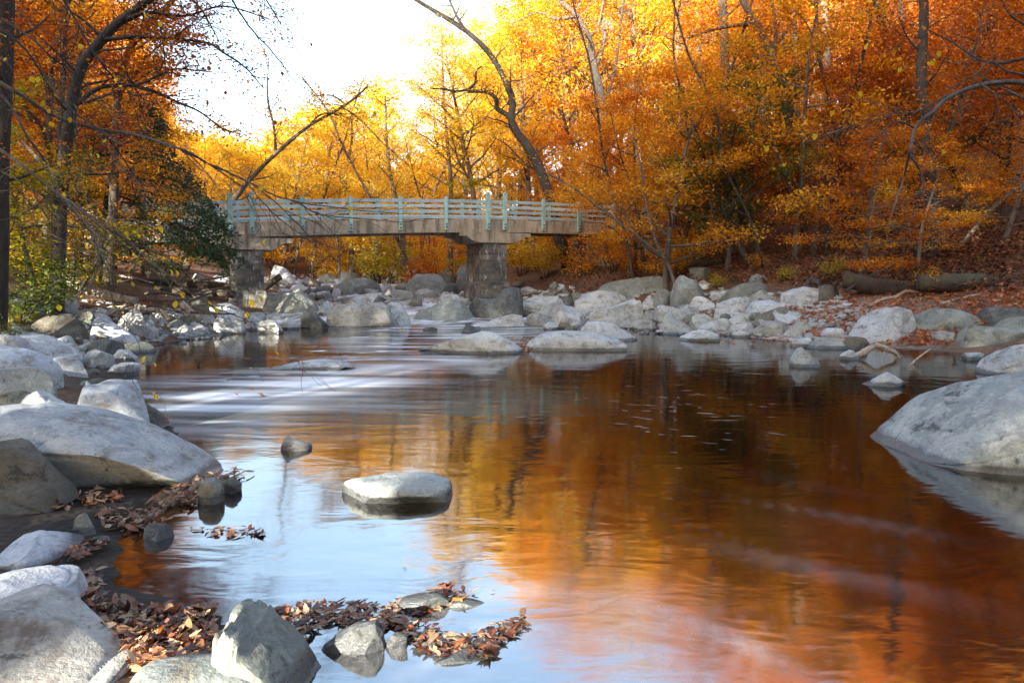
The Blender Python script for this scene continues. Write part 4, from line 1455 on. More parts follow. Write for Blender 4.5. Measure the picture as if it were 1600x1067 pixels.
# ---- traced trees: trunks follow the photograph, each at its own distance
def traced_tree(label, path, Y, r0, r1, limbs=(), nside=10, Lside=3.0, nleaf=1500, leaf='gold', lsize=0.16, bark=None, seed=1, t0=0.3, lev=1, leafy=0.8,
                sig=0.4, up=0.6, foot=True, cat='tree', name='tree', dY=0.0, flat=0.7, n=26, sides=9):
    r = np.random.default_rng(seed)
    m = len(path)
    Ys = Y + np.linspace(0, dY, m) + np.cumsum(r.normal(0, 0.12, m)) * (Y / 40)
    P = np.array([at(px, py, y) for (px, py), y in zip(path, Ys)])
    if foot:
        z = float(ground(P[0, 0], P[0, 1]))
        if P[0, 2] > z - 0.2:
            P = np.vstack([[P[0, 0], P[0, 1], z - 0.25], P])
    Q = smooth_path(P, n)
    rad = np.linspace(r0, r1, n) * (1 + r.normal(0, 0.05, n))
    if foot:
        rad[:2] *= (1.35, 1.12)
    org = Q[0].copy()
    T, A = Tubes(), []
    T.add(Q - org, rad, sides)
    side_branches(r, T, A, Q - org, rad, nside, t0, Lside, up, lev, leafy)
    for lp in limbs:
        pts, a, b = lp
        yy = float(np.interp(pts[0][1], [p[1] for p in path][::-1], list(Ys)[::-1]))
        B = np.array([at(px, py, yy + r.normal(0, 0.1) + j * 0.08 * r.uniform(-1, 1)) for j, (px, py) in enumerate(pts)])
        B = smooth_path(B, 4 * len(pts))
        br = np.linspace(a, b, len(B))
        T.add(B - org, br, 6)
        side_branches(r, T, A, B - org, br, max(4, len(pts) * 2), 0.15, Lside * 0.55, 0.7, lev, leafy)
    root = empty(name, org)
    tag(root, label, cat)
    put('trunk', T.mesh('trunk'), bark or BARK, root)
    if nleaf:
        put('crown', leaves_mesh('crown', r, A, nleaf, sig, flat, lsize), LEAF[leaf], root)
    return root


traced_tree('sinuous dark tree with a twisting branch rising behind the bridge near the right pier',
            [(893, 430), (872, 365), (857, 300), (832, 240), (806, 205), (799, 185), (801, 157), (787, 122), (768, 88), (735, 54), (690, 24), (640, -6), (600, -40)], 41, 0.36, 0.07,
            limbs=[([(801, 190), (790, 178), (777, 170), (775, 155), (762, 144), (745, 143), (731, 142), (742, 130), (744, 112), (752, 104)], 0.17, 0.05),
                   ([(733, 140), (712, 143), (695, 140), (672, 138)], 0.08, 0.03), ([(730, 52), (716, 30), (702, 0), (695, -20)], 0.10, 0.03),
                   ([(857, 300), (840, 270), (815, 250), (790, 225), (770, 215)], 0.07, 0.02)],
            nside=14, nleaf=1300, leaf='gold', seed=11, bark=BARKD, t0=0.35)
traced_tree('big grey trunked tree behind the right end of the bridge',
            [(952, 415), (948, 340), (949, 270), (942, 170), (930, 110), (920, 60), (900, 25), (872, -5), (850, -60)], 42.5, 0.36, 0.11,
            limbs=[([(930, 110), (945, 60), (940, 20), (950, -20)], 0.12, 0.06), ([(920, 60), (935, 40), (945, -10)], 0.10, 0.05), ([(897, 26), (870, 30), (840, 20), (800, 38)], 0.12, 0.03)],
            nside=12, nleaf=2500, leaf='gold', seed=12, bark=BARKG)
traced_tree('straight pale trunk at the top of the right wood', [(1140, 400), (1136, 250), (1133, 100), (1129, 0), (1126, -90), (1124, -160)], 32, 0.25, 0.15, nside=8, nleaf=3000, leaf='orange', seed=13, bark=BARKG, t0=0.6)
traced_tree('dark trunk slanting down from upper left in the right wood', [(1262, 410), (1253, 340), (1240, 240), (1232, 190), (1223, 139), (1207, 89), (1186, 46), (1160, 0), (1130, -60)], 30, 0.2, 0.12,
            limbs=[([(1210, 90), (1212, 40), (1204, -10)], 0.10, 0.05), ([(1180, 38), (1150, 40), (1110, 48), (1075, 60)], 0.1, 0.03)], nside=12, nleaf=2500, leaf='orange', seed=14, bark=BARK)
traced_tree('slim pale trunk between two dark ones in the right wood', [(1246, 400), (1246, 150), (1242, 50), (1240, -20), (1238, -120)], 36, 0.15, 0.09, nside=8, nleaf=2500, leaf='gold', seed=15, bark=BARKG, t0=0.5)
traced_tree('stout brown trunk high in the right wood', [(1300, 390), (1298, 200), (1292, 80), (1286, 0), (1280, -100)], 34, 0.23, 0.14, nside=8, nleaf=2500, leaf='orange', seed=16, t0=0.5)
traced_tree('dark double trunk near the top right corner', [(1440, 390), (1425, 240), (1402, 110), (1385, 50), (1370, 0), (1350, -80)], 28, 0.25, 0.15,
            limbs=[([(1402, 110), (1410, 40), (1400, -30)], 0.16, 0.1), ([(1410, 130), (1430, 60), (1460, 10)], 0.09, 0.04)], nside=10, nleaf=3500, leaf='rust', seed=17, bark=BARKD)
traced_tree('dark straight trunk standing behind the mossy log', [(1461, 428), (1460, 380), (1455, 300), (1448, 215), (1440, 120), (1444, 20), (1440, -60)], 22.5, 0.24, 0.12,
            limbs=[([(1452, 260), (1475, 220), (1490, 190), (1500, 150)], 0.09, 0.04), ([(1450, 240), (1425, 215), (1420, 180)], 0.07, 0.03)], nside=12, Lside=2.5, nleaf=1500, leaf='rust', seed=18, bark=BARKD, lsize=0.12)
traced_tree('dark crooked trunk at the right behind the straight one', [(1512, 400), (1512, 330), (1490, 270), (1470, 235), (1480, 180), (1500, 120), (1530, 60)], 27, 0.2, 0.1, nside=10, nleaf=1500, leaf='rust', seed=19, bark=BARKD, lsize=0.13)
traced_tree('leaning tree rooted by the log, its trunk bending up to the left', [(1172, 414), (1150, 375), (1128, 320), (1104, 262), (1088, 207), (1060, 150)], 28, 0.16, 0.05,
            limbs=[([(1135, 340), (1150, 300), (1142, 250), (1150, 190)], 0.09, 0.03)], nside=12, Lside=2.4, nleaf=2600, leaf='green', seed=20, bark=BARKD, lsize=0.13, sig=0.3)
traced_tree('dead looking pale sapling leaning left over the ledge rock', [(1054, 444), (1044, 415), (1026, 380), (1010, 320), (1000, 255), (985, 200)], 27, 0.085, 0.03,
            limbs=[([(1040, 405), (1010, 380), (970, 350), (930, 320), (890, 290), (850, 268)], 0.06, 0.015)], nside=8, Lside=1.6, nleaf=350, leaf='gold', seed=21, bark=BARKG, lsize=0.11)
traced_tree('tree leaning far to the right across the left end of the bridge',
            [(283, 432), (298, 402), (316, 375), (366, 312), (390, 281), (431, 240), (480, 199), (540, 164), (575, 135)], 38.5, 0.21, 0.045,
            limbs=[([(431, 240), (428, 200), (418, 150), (420, 90)], 0.09, 0.02), ([(480, 199), (500, 180), (520, 178), (560, 190)], 0.06, 0.02), ([(540, 164), (520, 150), (490, 150)], 0.05, 0.02), ([(535, 168), (560, 185), (600, 225), (640, 260)], 0.05, 0.015)],
            nside=16, Lside=2.6, nleaf=3200, leaf='gold', seed=22, t0=0.35, bark=BARK, lsize=0.16)
for px_, lab_, sd_, top_, lf_, yy_ in ((508, 'slim pale tree left of centre beyond the bridge', 41, 190, 'yellow', 52), (545, 'slim brown tree at the centre of the wood beyond the bridge', 42, 170, 'gold', 50),
                                       (700, 'forked grey tree left of the sinuous one beyond the bridge', 43, 40, 'gold', 49), (610, 'bent brown sapling beyond the middle of the bridge', 44, 150, 'yellow', 48),
                                       (817, 'very straight pale trunk right of the sinuous tree', 45, -40, 'gold', 56), (1000, 'brown trunk right of the big grey trunk', 46, -30, 'gold', 50), (1070, 'slender brown trunk beside the pale straight one', 47, -40, 'orange', 44)):
    r_ = np.random.default_rng(sd_)
    b_ = r_.normal(0, 12)
    traced_tree(lab_, [(px_ + b_ * 1.2, 425), (px_ + b_, 350), (px_ + r_.normal(0, 6), 280), (px_ + r_.normal(0, 8) - b_ * .5, (280 + top_) / 2), (px_ + r_.normal(0, 8) - b_, top_)], yy_, 0.26, 0.06,
                nside=20, Lside=3.2, nleaf=4200, leaf=lf_, seed=sd_, bark=BARKG if sd_ % 2 else BARK, t0=0.3)
traced_tree('dark old tree on the left bank arching its limbs over the stream',
            [(88, 470), (92, 380), (96, 300), (108, 190), (124, 112), (156, 66), (184, 36), (228, 4), (280, -40), (330, -110)], 17, 0.19, 0.06,
            limbs=[([(160, 62), (185, 60), (212, 57), (262, 60), (322, 67), (348, 82), (382, 105), (412, 138)], 0.055, 0.012), ([(112, 170), (150, 140), (187, 133), (215, 133), (248, 118), (275, 108), (332, 113)], 0.06, 0.014),
                    ([(205, 133), (245, 145), (277, 160), (312, 175), (352, 204), (375, 205)], 0.045, 0.01), ([(228, 4), (270, -20), (310, 10), (340, 60)], 0.05, 0.012), ([(184, 36), (230, 20), (290, 25), (350, 10), (420, 30)], 0.05, 0.012),
                    ([(280, -40), (340, -60), (400, -20), (440, 40)], 0.05, 0.01), ([(250, 40), (256, 80), (258, 110)], 0.02, 0.01)],
            nside=16, Lside=1.9, nleaf=4200, leaf='rust', seed=23, bark=BARKD, lsize=0.085, t0=0.3, sig=0.22)
traced_tree('second dark trunk behind the arching tree on the left bank', [(170, 440), (178, 300), (182, 180), (196, 90), (230, 40), (262, 10), (300, -40)], 22, 0.15, 0.07, nside=16, Lside=2.6, nleaf=5000, leaf='rust', seed=24, bark=BARK, lsize=0.11, t0=0.3,
            limbs=[([(186, 150), (215, 110), (250, 70), (300, 40)], 0.05, 0.015)])
traced_tree('thick dark trunk at the left edge of the view', [(-2, 520), (0, 400), (2, 250), (8, 100), (12, -40), (16, -160)], 13, 0.15, 0.12, nside=7, Lside=2.2, nleaf=1600, leaf='rust', seed=25, bark=BARKD, lsize=0.09, t0=0.4)
traced_tree('slim dark trunk among yellow leaves on the left bank', [(84, 450), (88, 340), (92, 220), (100, 100), (104, -60)], 19, 0.08, 0.05, nside=10, Lside=2, nleaf=1500, leaf='gold', seed=26, bark=BARKD, lsize=0.09)


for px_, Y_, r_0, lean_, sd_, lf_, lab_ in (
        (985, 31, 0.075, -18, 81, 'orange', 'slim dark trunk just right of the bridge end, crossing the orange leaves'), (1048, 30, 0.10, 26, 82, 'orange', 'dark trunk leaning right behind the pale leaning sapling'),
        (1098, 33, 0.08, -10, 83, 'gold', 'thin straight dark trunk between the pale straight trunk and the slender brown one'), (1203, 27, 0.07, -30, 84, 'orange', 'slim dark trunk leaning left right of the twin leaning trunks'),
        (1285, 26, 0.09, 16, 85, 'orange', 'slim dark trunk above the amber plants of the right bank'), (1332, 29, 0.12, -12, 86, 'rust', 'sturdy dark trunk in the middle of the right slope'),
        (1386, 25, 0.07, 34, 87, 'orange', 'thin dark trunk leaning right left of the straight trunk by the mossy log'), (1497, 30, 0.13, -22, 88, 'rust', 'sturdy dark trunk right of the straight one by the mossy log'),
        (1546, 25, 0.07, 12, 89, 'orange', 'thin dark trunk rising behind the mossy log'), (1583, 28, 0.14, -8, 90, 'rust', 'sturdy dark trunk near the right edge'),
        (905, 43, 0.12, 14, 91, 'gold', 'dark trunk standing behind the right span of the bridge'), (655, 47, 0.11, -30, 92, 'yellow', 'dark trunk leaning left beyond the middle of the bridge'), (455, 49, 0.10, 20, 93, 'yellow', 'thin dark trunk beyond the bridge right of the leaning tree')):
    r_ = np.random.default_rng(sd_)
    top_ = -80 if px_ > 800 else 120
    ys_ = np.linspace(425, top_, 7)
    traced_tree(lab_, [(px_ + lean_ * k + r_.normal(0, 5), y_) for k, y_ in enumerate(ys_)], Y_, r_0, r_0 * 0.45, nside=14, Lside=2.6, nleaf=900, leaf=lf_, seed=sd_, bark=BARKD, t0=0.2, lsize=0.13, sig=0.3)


# ---- evergreen hanging before the left end of the bridge
def hemlock():
    r = np.random.default_rng(99)
    Y = 23.5
    T, A = Tubes(), []
    base = at(150, 455, Y)
    z = float(ground(base[0], base[1]))
    org = np.array([base[0], base[1], z - 0.2])
    P = smooth_path(np.array([org, at(158, 380, Y), at(172, 280, Y), at(190, 200, Y), at(205, 150, Y)]), 18)
    rad = np.linspace(0.16, 0.03, 18)
    T.add(P - org, rad, 8)
    limbs = [[(172, 290), (230, 300), (300, 322), (330, 338), (356, 356)], [(168, 310), (240, 328), (310, 352), (340, 374), (362, 392)], [(165, 330), (220, 350), (280, 372), (330, 385)],
             [(240, 340), (290, 355), (325, 378), (345, 400)], [(170, 300), (240, 310), (310, 326), (350, 342)],
             [(176, 265), (230, 270), (290, 290), (330, 318)], [(180, 240), (230, 238), (280, 258), (300, 282)], [(185, 215), (230, 205), (262, 225)], [(165, 340), (200, 362), (230, 392)],
             [(172, 280), (130, 300), (90, 330)], [(180, 240), (140, 250), (110, 280)], [(190, 200), (160, 210), (140, 230)], [(165, 330), (120, 355), (80, 385)], [(200, 170), (230, 165), (250, 185)],
             [(170, 300), (215, 318), (262, 345), (300, 385)], [(160, 352), (190, 380), (240, 402), (270, 410)]]
    for i, lp in enumerate(limbs):
        yy = Y + r.uniform(-1.6, 1.0)
        B = np.array([at(px, py, Y + (yy - Y) * j / (len(lp) - 1)) for j, (px, py) in enumerate(lp)])
        B = smooth_path(B, 16) - org
        br = np.linspace(0.045, 0.008, 16)
        T.add(B, br, 5)
        for k in range(3, 16):
            for s in (-1, 1):
                d = unit(B[k] - B[k - 1])
                o = unit(np.cross(d, [0, 0, 1.0])) * s + d * 0.7 + np.array([0, 0, -0.35])
                L = r.uniform(0.5, 1.1) * (1.1 - 0.4 * k / 16)
                W_ = grow(r, B[k], o, L, 5, 0.1, -0.16)
                T.add(W_, np.linspace(0.009, 0.003, 6), 3)
                A.extend(W_[1:])
                A.append(W_[-1] + np.array([0, 0, -0.12]))
    root = empty('evergreen_tree', org)
    tag(root, 'dark green evergreen with drooping sprays hanging before the left end of the bridge', 'tree')
    put('trunk', T.mesh('trunk'), BARKD, root)
    put('crown', leaves_mesh('crown', r, A, 9000, 0.085, 1.3, 0.17, 0.9, 0.45, 0.42), LEAF['needle'], root)


hemlock()

# ---- undergrowth shrubs
SH = [(815, 44, 1, 'yellow', 'bright yellow shrub right of the right pier'), (850, 40, 1, 'yellow', 'yellow shrub on the leafy slope beyond the pool'), (905, 37, 0, 'gold', 'amber shrub left of the long ledge rock'),
      (960, 36, 1, 'gold', 'amber shrub behind the long ledge rock'), (1000, 33, 0, 'orange', 'orange shrub right of the long ledge rock'), (1120, 26, 2, 'lime', 'small green weed patch behind the tall pale green boulder'),
      (1226, 24, 2, 'lime', 'thin yellow green seedling on the right bank'), (1300, 23, 2, 'lime', 'low green weed by the dark mossy stone'), 
      (1560, 24, 1, 'orange', 'orange shrub behind the mossy log at the right'), (1450, 19, 2, 'gold', 'tiny amber seedling between the two logs'),
      (430, 50, 1, 'gold', 'amber shrub behind the white pointed boulder'), (520, 50, 1, 'yellow', 'bright yellow shrub above the far boulders'), (600, 48, 1, 'lime', 'yellow green shrub above the far boulders'),
      (655, 46, 1, 'rust', 'brown red shrub far up the stream'), (690, 50, 1, 'gold', 'amber shrub behind the tall grey slab'), (560, 52, 1, 'orange', 'orange shrub beyond the rapids'), (370, 50, 1, 'rust', 'dark red shrub behind the left pier'),
      (440, 55, 1, 'orange', 'orange shrub just right of the left pier'), (100, 19, 1, 'lime', 'lime shrub over the driftwood'), (210, 34, 1, 'gold', 'amber shrub behind the driftwood pile'), (150, 28, 1, 'orange', 'orange shrub left behind the driftwood pile'),
      (20, 14.5, 0, 'green', 'green shrub at the left edge over the ledge'), (-10, 11.0, 2, 'green', 'low green plant on the grassy ledge'), (250, 42, 1, 'orange', 'orange shrub left of the leaning trunk'), (1040, 30, 1, 'gold', 'amber shrub by the pale leaning sapling'),
      (1185, 27, 2, 'gold', 'small amber plant by the fallen log'), (740, 52, 1, 'gold', 'golden shrub right behind the right pier'), (860, 48, 1, 'gold', 'golden shrub under the right span of the bridge'), (900, 50, 1, 'orange', 'orange shrub under the right span of the bridge')]
for px, Y, k, lf, lab in SH:
    X = ray(px, 440)[0] / ray(px, 440)[1] * Y
    plant('shrub', SHRUB[k], (X, Y, float(ground(X, Y)) - 0.05), rt.uniform(0.85, 1.25) * (1.35 if Y > 40 else 0.6 if k == 2 else 1), rt.uniform(0, 6.28), BARKD, LEAF[lf], lab, 'shrub', names=('stem', 'foliage'))

# ---- filling understorey: many alike, one label per zone
def understorey():
    kinds = ['beech_a', 'beech_b', 'beech_c', 'beech_b']
    lab = 'orange beech of the understorey on the right slope'
    for Y, step, off in ((29, 170, 60), (34, 140, 0), (39, 115, 50), (44, 95, 10), (50, 80, 40), (57, 70, 0)):
        for px in np.arange((990 if Y < 36 else 900) + off, 1720, step):
            px = px + rt.uniform(-25, 25)
            u = rt.random()
            if px < 1120:
                lf = 'orange' if u < .5 else 'gold' if u < .8 else 'yellow'
            elif px < 1380:
                lf = 'orange' if u < .5 else 'gold' if u < .9 else 'rust'
            else:
                lf = 'orange' if u < .5 else 'rust' if u < .85 else 'gold'
            tree_at(px, Y + rt.uniform(-2, 2), kinds[int(rt.integers(4))], lf, lab, H=rt.uniform(5.5, 11), group='understorey beeches on the right slope')
    lab = 'small amber tree of the understorey in the wood behind the bridge'
    for Y, step, off in ((53, 62, 0), (60, 56, 25), (68, 52, 10)):
        for px in np.arange(255 + off, 900, step):
            px = px + rt.uniform(-15, 15)
            u = rt.random()
            lf = 'yellow' if u < .55 else 'gold' if u < .8 else 'orange' if u < .9 else 'lime'
            h = rt.uniform(5, 9) * (0.8 if Y < 56 else 1.1)
            tree_at(px, Y + rt.uniform(-2, 2), kinds[int(rt.integers(4))], lf, lab, H=h, group='understorey trees behind the bridge')
    lab = 'rust and amber beech of the understorey on the left bank'
    for Y, step, off in ((24, 95, 0), (30, 80, 30), (37, 70, 0), (45, 62, 20)):
        for px in np.arange(-120 + off, 235, step):
            px = px + rt.uniform(-18, 18)
            u = rt.random()
            lf = 'orange' if u < .4 else 'gold' if u < .65 else 'rust' if u < .9 else 'lime'
            tree_at(px, Y + rt.uniform(-2, 2), kinds[int(rt.integers(4))], lf, lab, H=rt.uniform(5, 8.5), group='understorey beeches on the left bank')


understorey()


def far_wood():
    r = np.random.default_rng(4242)
    A = []
    n = 8000
    px = r.uniform(-200, 1900, n)
    Y = r.uniform(84, 118, n)
    for p, y in zip(px, Y):
        k = (p - 800) / FPX
        X = k * y
        z = float(ground(X, y, False))
        top = at(p, skyline(p) + 8 + (130 if 620 < p < 940 else 0) + 10 * math.sin(p * 0.05) + 12 * math.sin(p * 0.021), y)[2]
        if p > 830:
            top = min(top, z + 24)
        top = max(top, z + 4)
        zz = z + (top - z) * r.uniform(0.0, 1.0) ** 0.8
        A.append((X, y, zz))
    me = leaves_mesh('distant_wood', r, A, 170000, 0.9, 0.8, 0.6, 0.9)
    o = put('distant_wood', me, LEAF['gold'])
    tag(o, 'hazy golden wood closing the valley far beyond the bridge', 'wood', None, 'stuff')


far_wood()


# ------------------------------------------------------------------ logs and driftwood
def log_(path, rpx, label, Y=None, mat=None, name='log', cat='log', sides=10, rough=0.12, taper=0.8, forks=(), lift=0.0, seed=0, depth=None):
    """path in photo pixels lying on the ground (or at fixed distances Y)"""
    r = np.random.default_rng(700 + seed + int(path[0][0]))
    P = []
    for i, (px, py) in enumerate(path):
        if Y is None:
            h = hit(px, py + rpx * 0.7)
            P.append(h)
        else:
            P.append(at(px, py, Y if np.isscalar(Y) else Y[i]))
    P = np.array(P)
    if Y is None:
        ym = np.median(P[:, 1])
        P = np.array([at(px, py, ym + 0.25 * (q[1] - ym)) for (px, py), q in zip(path, P)])
    ym = P[:, 1].mean()
    rad = rpx * ym / FPX
    P[:, 2] += lift
    n = max(10, 5 * len(path))
    Q = smooth_path(P, n)
    rr = np.linspace(rad, rad * taper, n) * (1 + r.normal(0, rough * 0.5, n))
    org = Q[0].copy()
    T = Tubes()
    T.add(Q - org, rr, sides)
    for f in forks:
        i = f[0]
        B = [P[i] - org] + [at(px, py, P[i][1] + 0.1) - org for px, py in f[1]]
        B = smooth_path(np.array(B), 5 * len(B))
        T.add(B, np.linspace(rad * f[2], rad * f[2] * .3, len(B)), 6)
    o = put(name, T.mesh(name), mat or DRIFT, None, org)
    tag(o, label, cat)
    return o


log_([(1318, 436), (1360, 446), (1400, 453), (1436, 458)], 14, 'big dark rotting log with a broken end on the leafy right bank', mat=ROTTEN, taper=1.15, rough=.22, forks=[(1, [(1362, 432), (1366, 424)], .3), (2, [(1412, 442), (1422, 434), (1428, 420)], .22)])
log_([(1432, 441), (1480, 442), (1530, 441), (1580, 446), (1680, 452)], 13, 'long mossy log at the right edge of the leafy bank', mat=ROTTEN, taper=1.1, rough=.2, forks=[(1, [(1500, 432), (1508, 420)], .25)])
log_([(1036, 415), (1085, 412), (1130, 410), (1172, 407)], 7, 'reddish fallen log under the orange beeches', mat=ROTTEN, depth=29)
log_([(1360, 477), (1380, 468), (1400, 464), (1418, 455), (1450, 460), (1485, 466)], 3.2, 'pale crooked driftwood branch on the leafy right bank', depth=17.6, taper=.5, forks=[(2, [(1390, 470), (1388, 476)], .6)], name='driftwood_branch', cat='driftwood')
log_([(1470, 475), (1500, 467), (1530, 460), (1565, 457)], 2.8, 'thin pale branch lying right of the crooked driftwood', depth=17.6, taper=.5, name='driftwood_branch', cat='driftwood')
log_([(1296, 471), (1315, 472), (1336, 478)], 3, 'short pale branch at the head of the sandy beach', depth=18, taper=.6, name='driftwood_branch', cat='driftwood')
log_([(1462, 426), (1500, 385), (1545, 332), (1585, 298), (1625, 270)], 4, 'slim dead trunk leaning right against the wood', Y=22.3, mat=BARK, taper=.6, name='dead_tree', cat='dead tree')
log_([(1322, 455), (1340, 442), (1368, 428), (1400, 412)], 3, 'dead branch propped on the big dark log', Y=20.2, mat=ROTTEN, taper=.5, name='dead_branch', cat='branch')
log_([(66, 431), (90, 430), (112, 440), (135, 450), (160, 460), (185, 467), (212, 471)], 10, 'thick bleached log slanting across the driftwood pile', Y=[21, 20.8, 20.4, 20, 19.7, 19.4, 19.2], taper=.65, rough=.2)
log_([(152, 493), (168, 492), (182, 485), (197, 476)], 3.8, 'pale bent branch at the front of the driftwood pile', Y=18.3, taper=.6, name='driftwood_branch', cat='driftwood')
log_([(212, 478), (228, 484), (246, 485), (258, 493), (264, 500)], 4.5, 'pale knotted branch right of the bent one in the driftwood pile', Y=18.6, taper=.8, name='driftwood_branch', cat='driftwood')
log_([(283, 474), (295, 485), (312, 502)], 6, 'short brown log slanting down to the gravel', Y=19.6, mat=DRIFT, taper=.8)
log_([(206, 497), (211, 485), (214, 473)], 2.5, 'upright splintered stick in the driftwood pile', Y=18.4, taper=.8, name='stick', cat='stick')
log_([(190, 443), (250, 442), (310, 445), (366, 449)], 7, 'long dark log jammed behind the left pier, the upper of two', Y=30.5, mat=ROTTEN, taper=.8)
log_([(210, 456), (260, 455), (320, 457), (364, 459)], 7, 'long dark log jammed behind the left pier, the lower of two', Y=29.4, mat=ROTTEN, taper=.8)
log_([(413, 449), (425, 441), (438, 432)], 5.5, 'short dark log end propped beside the white pointed boulder', Y=39, mat=ROTTEN, taper=1.0)
log_([(208, 1052), (235, 1048), (262, 1043), (290, 1040)], 10.5, 'short pale cut log lying in the leaf drift at the bottom', Y=2.62, taper=.85, rough=.06, sides=16)
log_([(1334, 558), (1352, 549), (1370, 540), (1386, 546), (1399, 551), (1402, 560), (1396, 576)], 5, 'arched pale driftwood root standing in the shallows on the right', Y=13.3, taper=.6, name='driftwood_root', cat='driftwood', rough=.25)
log_([(1418, 574), (1434, 560), (1454, 545)], 2, 'thin stick poking out of the still water on the right', Y=12.4, taper=.6, name='stick', cat='stick')
log_([(792, 524), (798, 505), (795, 500)], .5, 'thin upright twig by the white mound', Y=18, mat=BARK, name='stick', cat='stick') if False else None


def stick_pile():
    r = np.random.default_rng(321)
    for i in range(46):
        px, py = r.uniform(30, 345), r.uniform(432, 492)
        if px < 70 and py > 460:
            continue
        Y = float(np.interp(py, [430, 495], [27, 18.5]))
        a = r.normal(0.1, 0.5)
        L = r.uniform(12, 42)
        q = [(px - L * math.cos(a), py - L * math.sin(a) * .5), (px, py + r.normal(0, 2)), (px + L * math.cos(a), py + L * math.sin(a) * .5)]
        log_(q, r.uniform(0.8, 2.6), 'weathered stick tangled in the driftwood pile on the left bank', Y=[Y + r.normal(0, .5), Y, Y + r.normal(0, .5)], mat=[DRIFT, BARK, ROTTEN][int(r.integers(3))], taper=.5, name='stick', cat='stick', sides=5, seed=i)["group"] = 'sticks of the driftwood pile'


stick_pile()


# ------------------------------------------------------------------ leaf litter, gravel, grass
def inside(px, py, poly):
    n = len(poly)
    c = False
    j = n - 1
    for i in range(n):
        xi, yi = poly[i]
        xj, yj = poly[j]
        if (yi > py) != (yj > py) and px < (xj - xi) * (py - yi) / (yj - yi) + xi:
            c = not c
        j = i
    return c


def sample_poly(r, poly, n):
    xs = [p[0] for p in poly]
    ys = [p[1] for p in poly]
    out = []
    while len(out) < n:
        # even on the ground rather than on the picture is not needed at this size
        x, y = r.uniform(min(xs), max(xs)), r.uniform(min(ys), max(ys))
        if inside(x, y, poly):
            out.append((x, y))
    return out


_OUT = np.array([(0, -1.0), (0.10, -0.55), (0.62, -0.62), (0.45, -0.22), (0.98, 0.05), (0.52, 0.22), (0.60, 0.62), (0.22, 0.52), (0, 1.0),
                 (-0.22, 0.52), (-0.60, 0.62), (-0.52, 0.22), (-0.98, 0.05), (-0.45, -0.22), (-0.62, -0.62), (-0.10, -0.55)])
_OVAL = np.array([(0, -1.0), (0.2, -0.72), (0.36, -0.35), (0.43, 0.0), (0.38, 0.35), (0.22, 0.7), (0.1, 0.88), (0.03, 0.97), (0, 1.02),
                  (-0.03, 0.97), (-0.1, 0.88), (-0.22, 0.7), (-0.38, 0.35), (-0.43, 0.0), (-0.36, -0.35), (-0.2, -0.72)])


def big_leaves(name, r, pts, size, tilt, mat, label, lift=0.02):
    """whole curled leaves at 3D points"""
    Vs, Fs = [], []
    for i, p in enumerate(pts):
        o = (_OUT if r.random() < 0.12 else _OVAL) * (1, 1)
        s = size * r.choice([0.45, 0.7, 1.0, 1.0, 1.35, 1.7], p=[.22, .26, .2, .14, .12, .06]) * r.uniform(.8, 1.2) * 0.5
        o = o * (r.uniform(0.6, 1.05), 1)
        o[r.integers(0, 16, 3)] *= r.uniform(0.5, 1.0)
        ring = np.vstack([np.c_[o, np.zeros(16)], np.c_[o * 0.5, np.zeros(16)], [[0, 0, 0]]])
        c1, c2 = r.uniform(-0.2, 0.55), r.uniform(-0.25, 0.35)
        ring[:, 2] = c1 * ring[:, 0] ** 2 + c2 * ring[:, 1] ** 2 + 0.12 * np.abs(ring[:, 0]) + r.normal(0, 0.03, 33)
        ring *= s
        M = (Matrix.Rotation(r.uniform(0, 6.28), 3, 'Z') @ Matrix.Rotation(r.normal(0, tilt), 3, 'X') @ Matrix.Rotation(r.normal(0, tilt), 3, 'Y'))
        if r.random() < 0.3:
            M = M @ Matrix.Rotation(math.pi, 3, 'X')
        M = Matrix.Rotation(r.uniform(0, 6.28), 3, 'Z') @ M
        V = ring @ np.array(M).T
        V[:, 2] -= V[:, 2].min() * 0.8
        V += np.array(p) + (0, 0, r.uniform(0, lift))
        b = i * 33
        k = np.arange(16)
        k2 = (k + 1) % 16
        Fs.append(np.vstack([np.stack([b + k, b + k2, b + 16 + k2], 1), np.stack([b + k, b + 16 + k2, b + 16 + k], 1), np.stack([b + 16 + k, b + 16 + k2, np.full(16, b + 32)], 1)]))
        Vs.append(V)
    me = mesh_np(name, np.vstack(Vs), np.vstack(Fs), True)
    o = put(name, me, mat)
    tag(o, label, 'leaves', None, 'stuff')
    return o


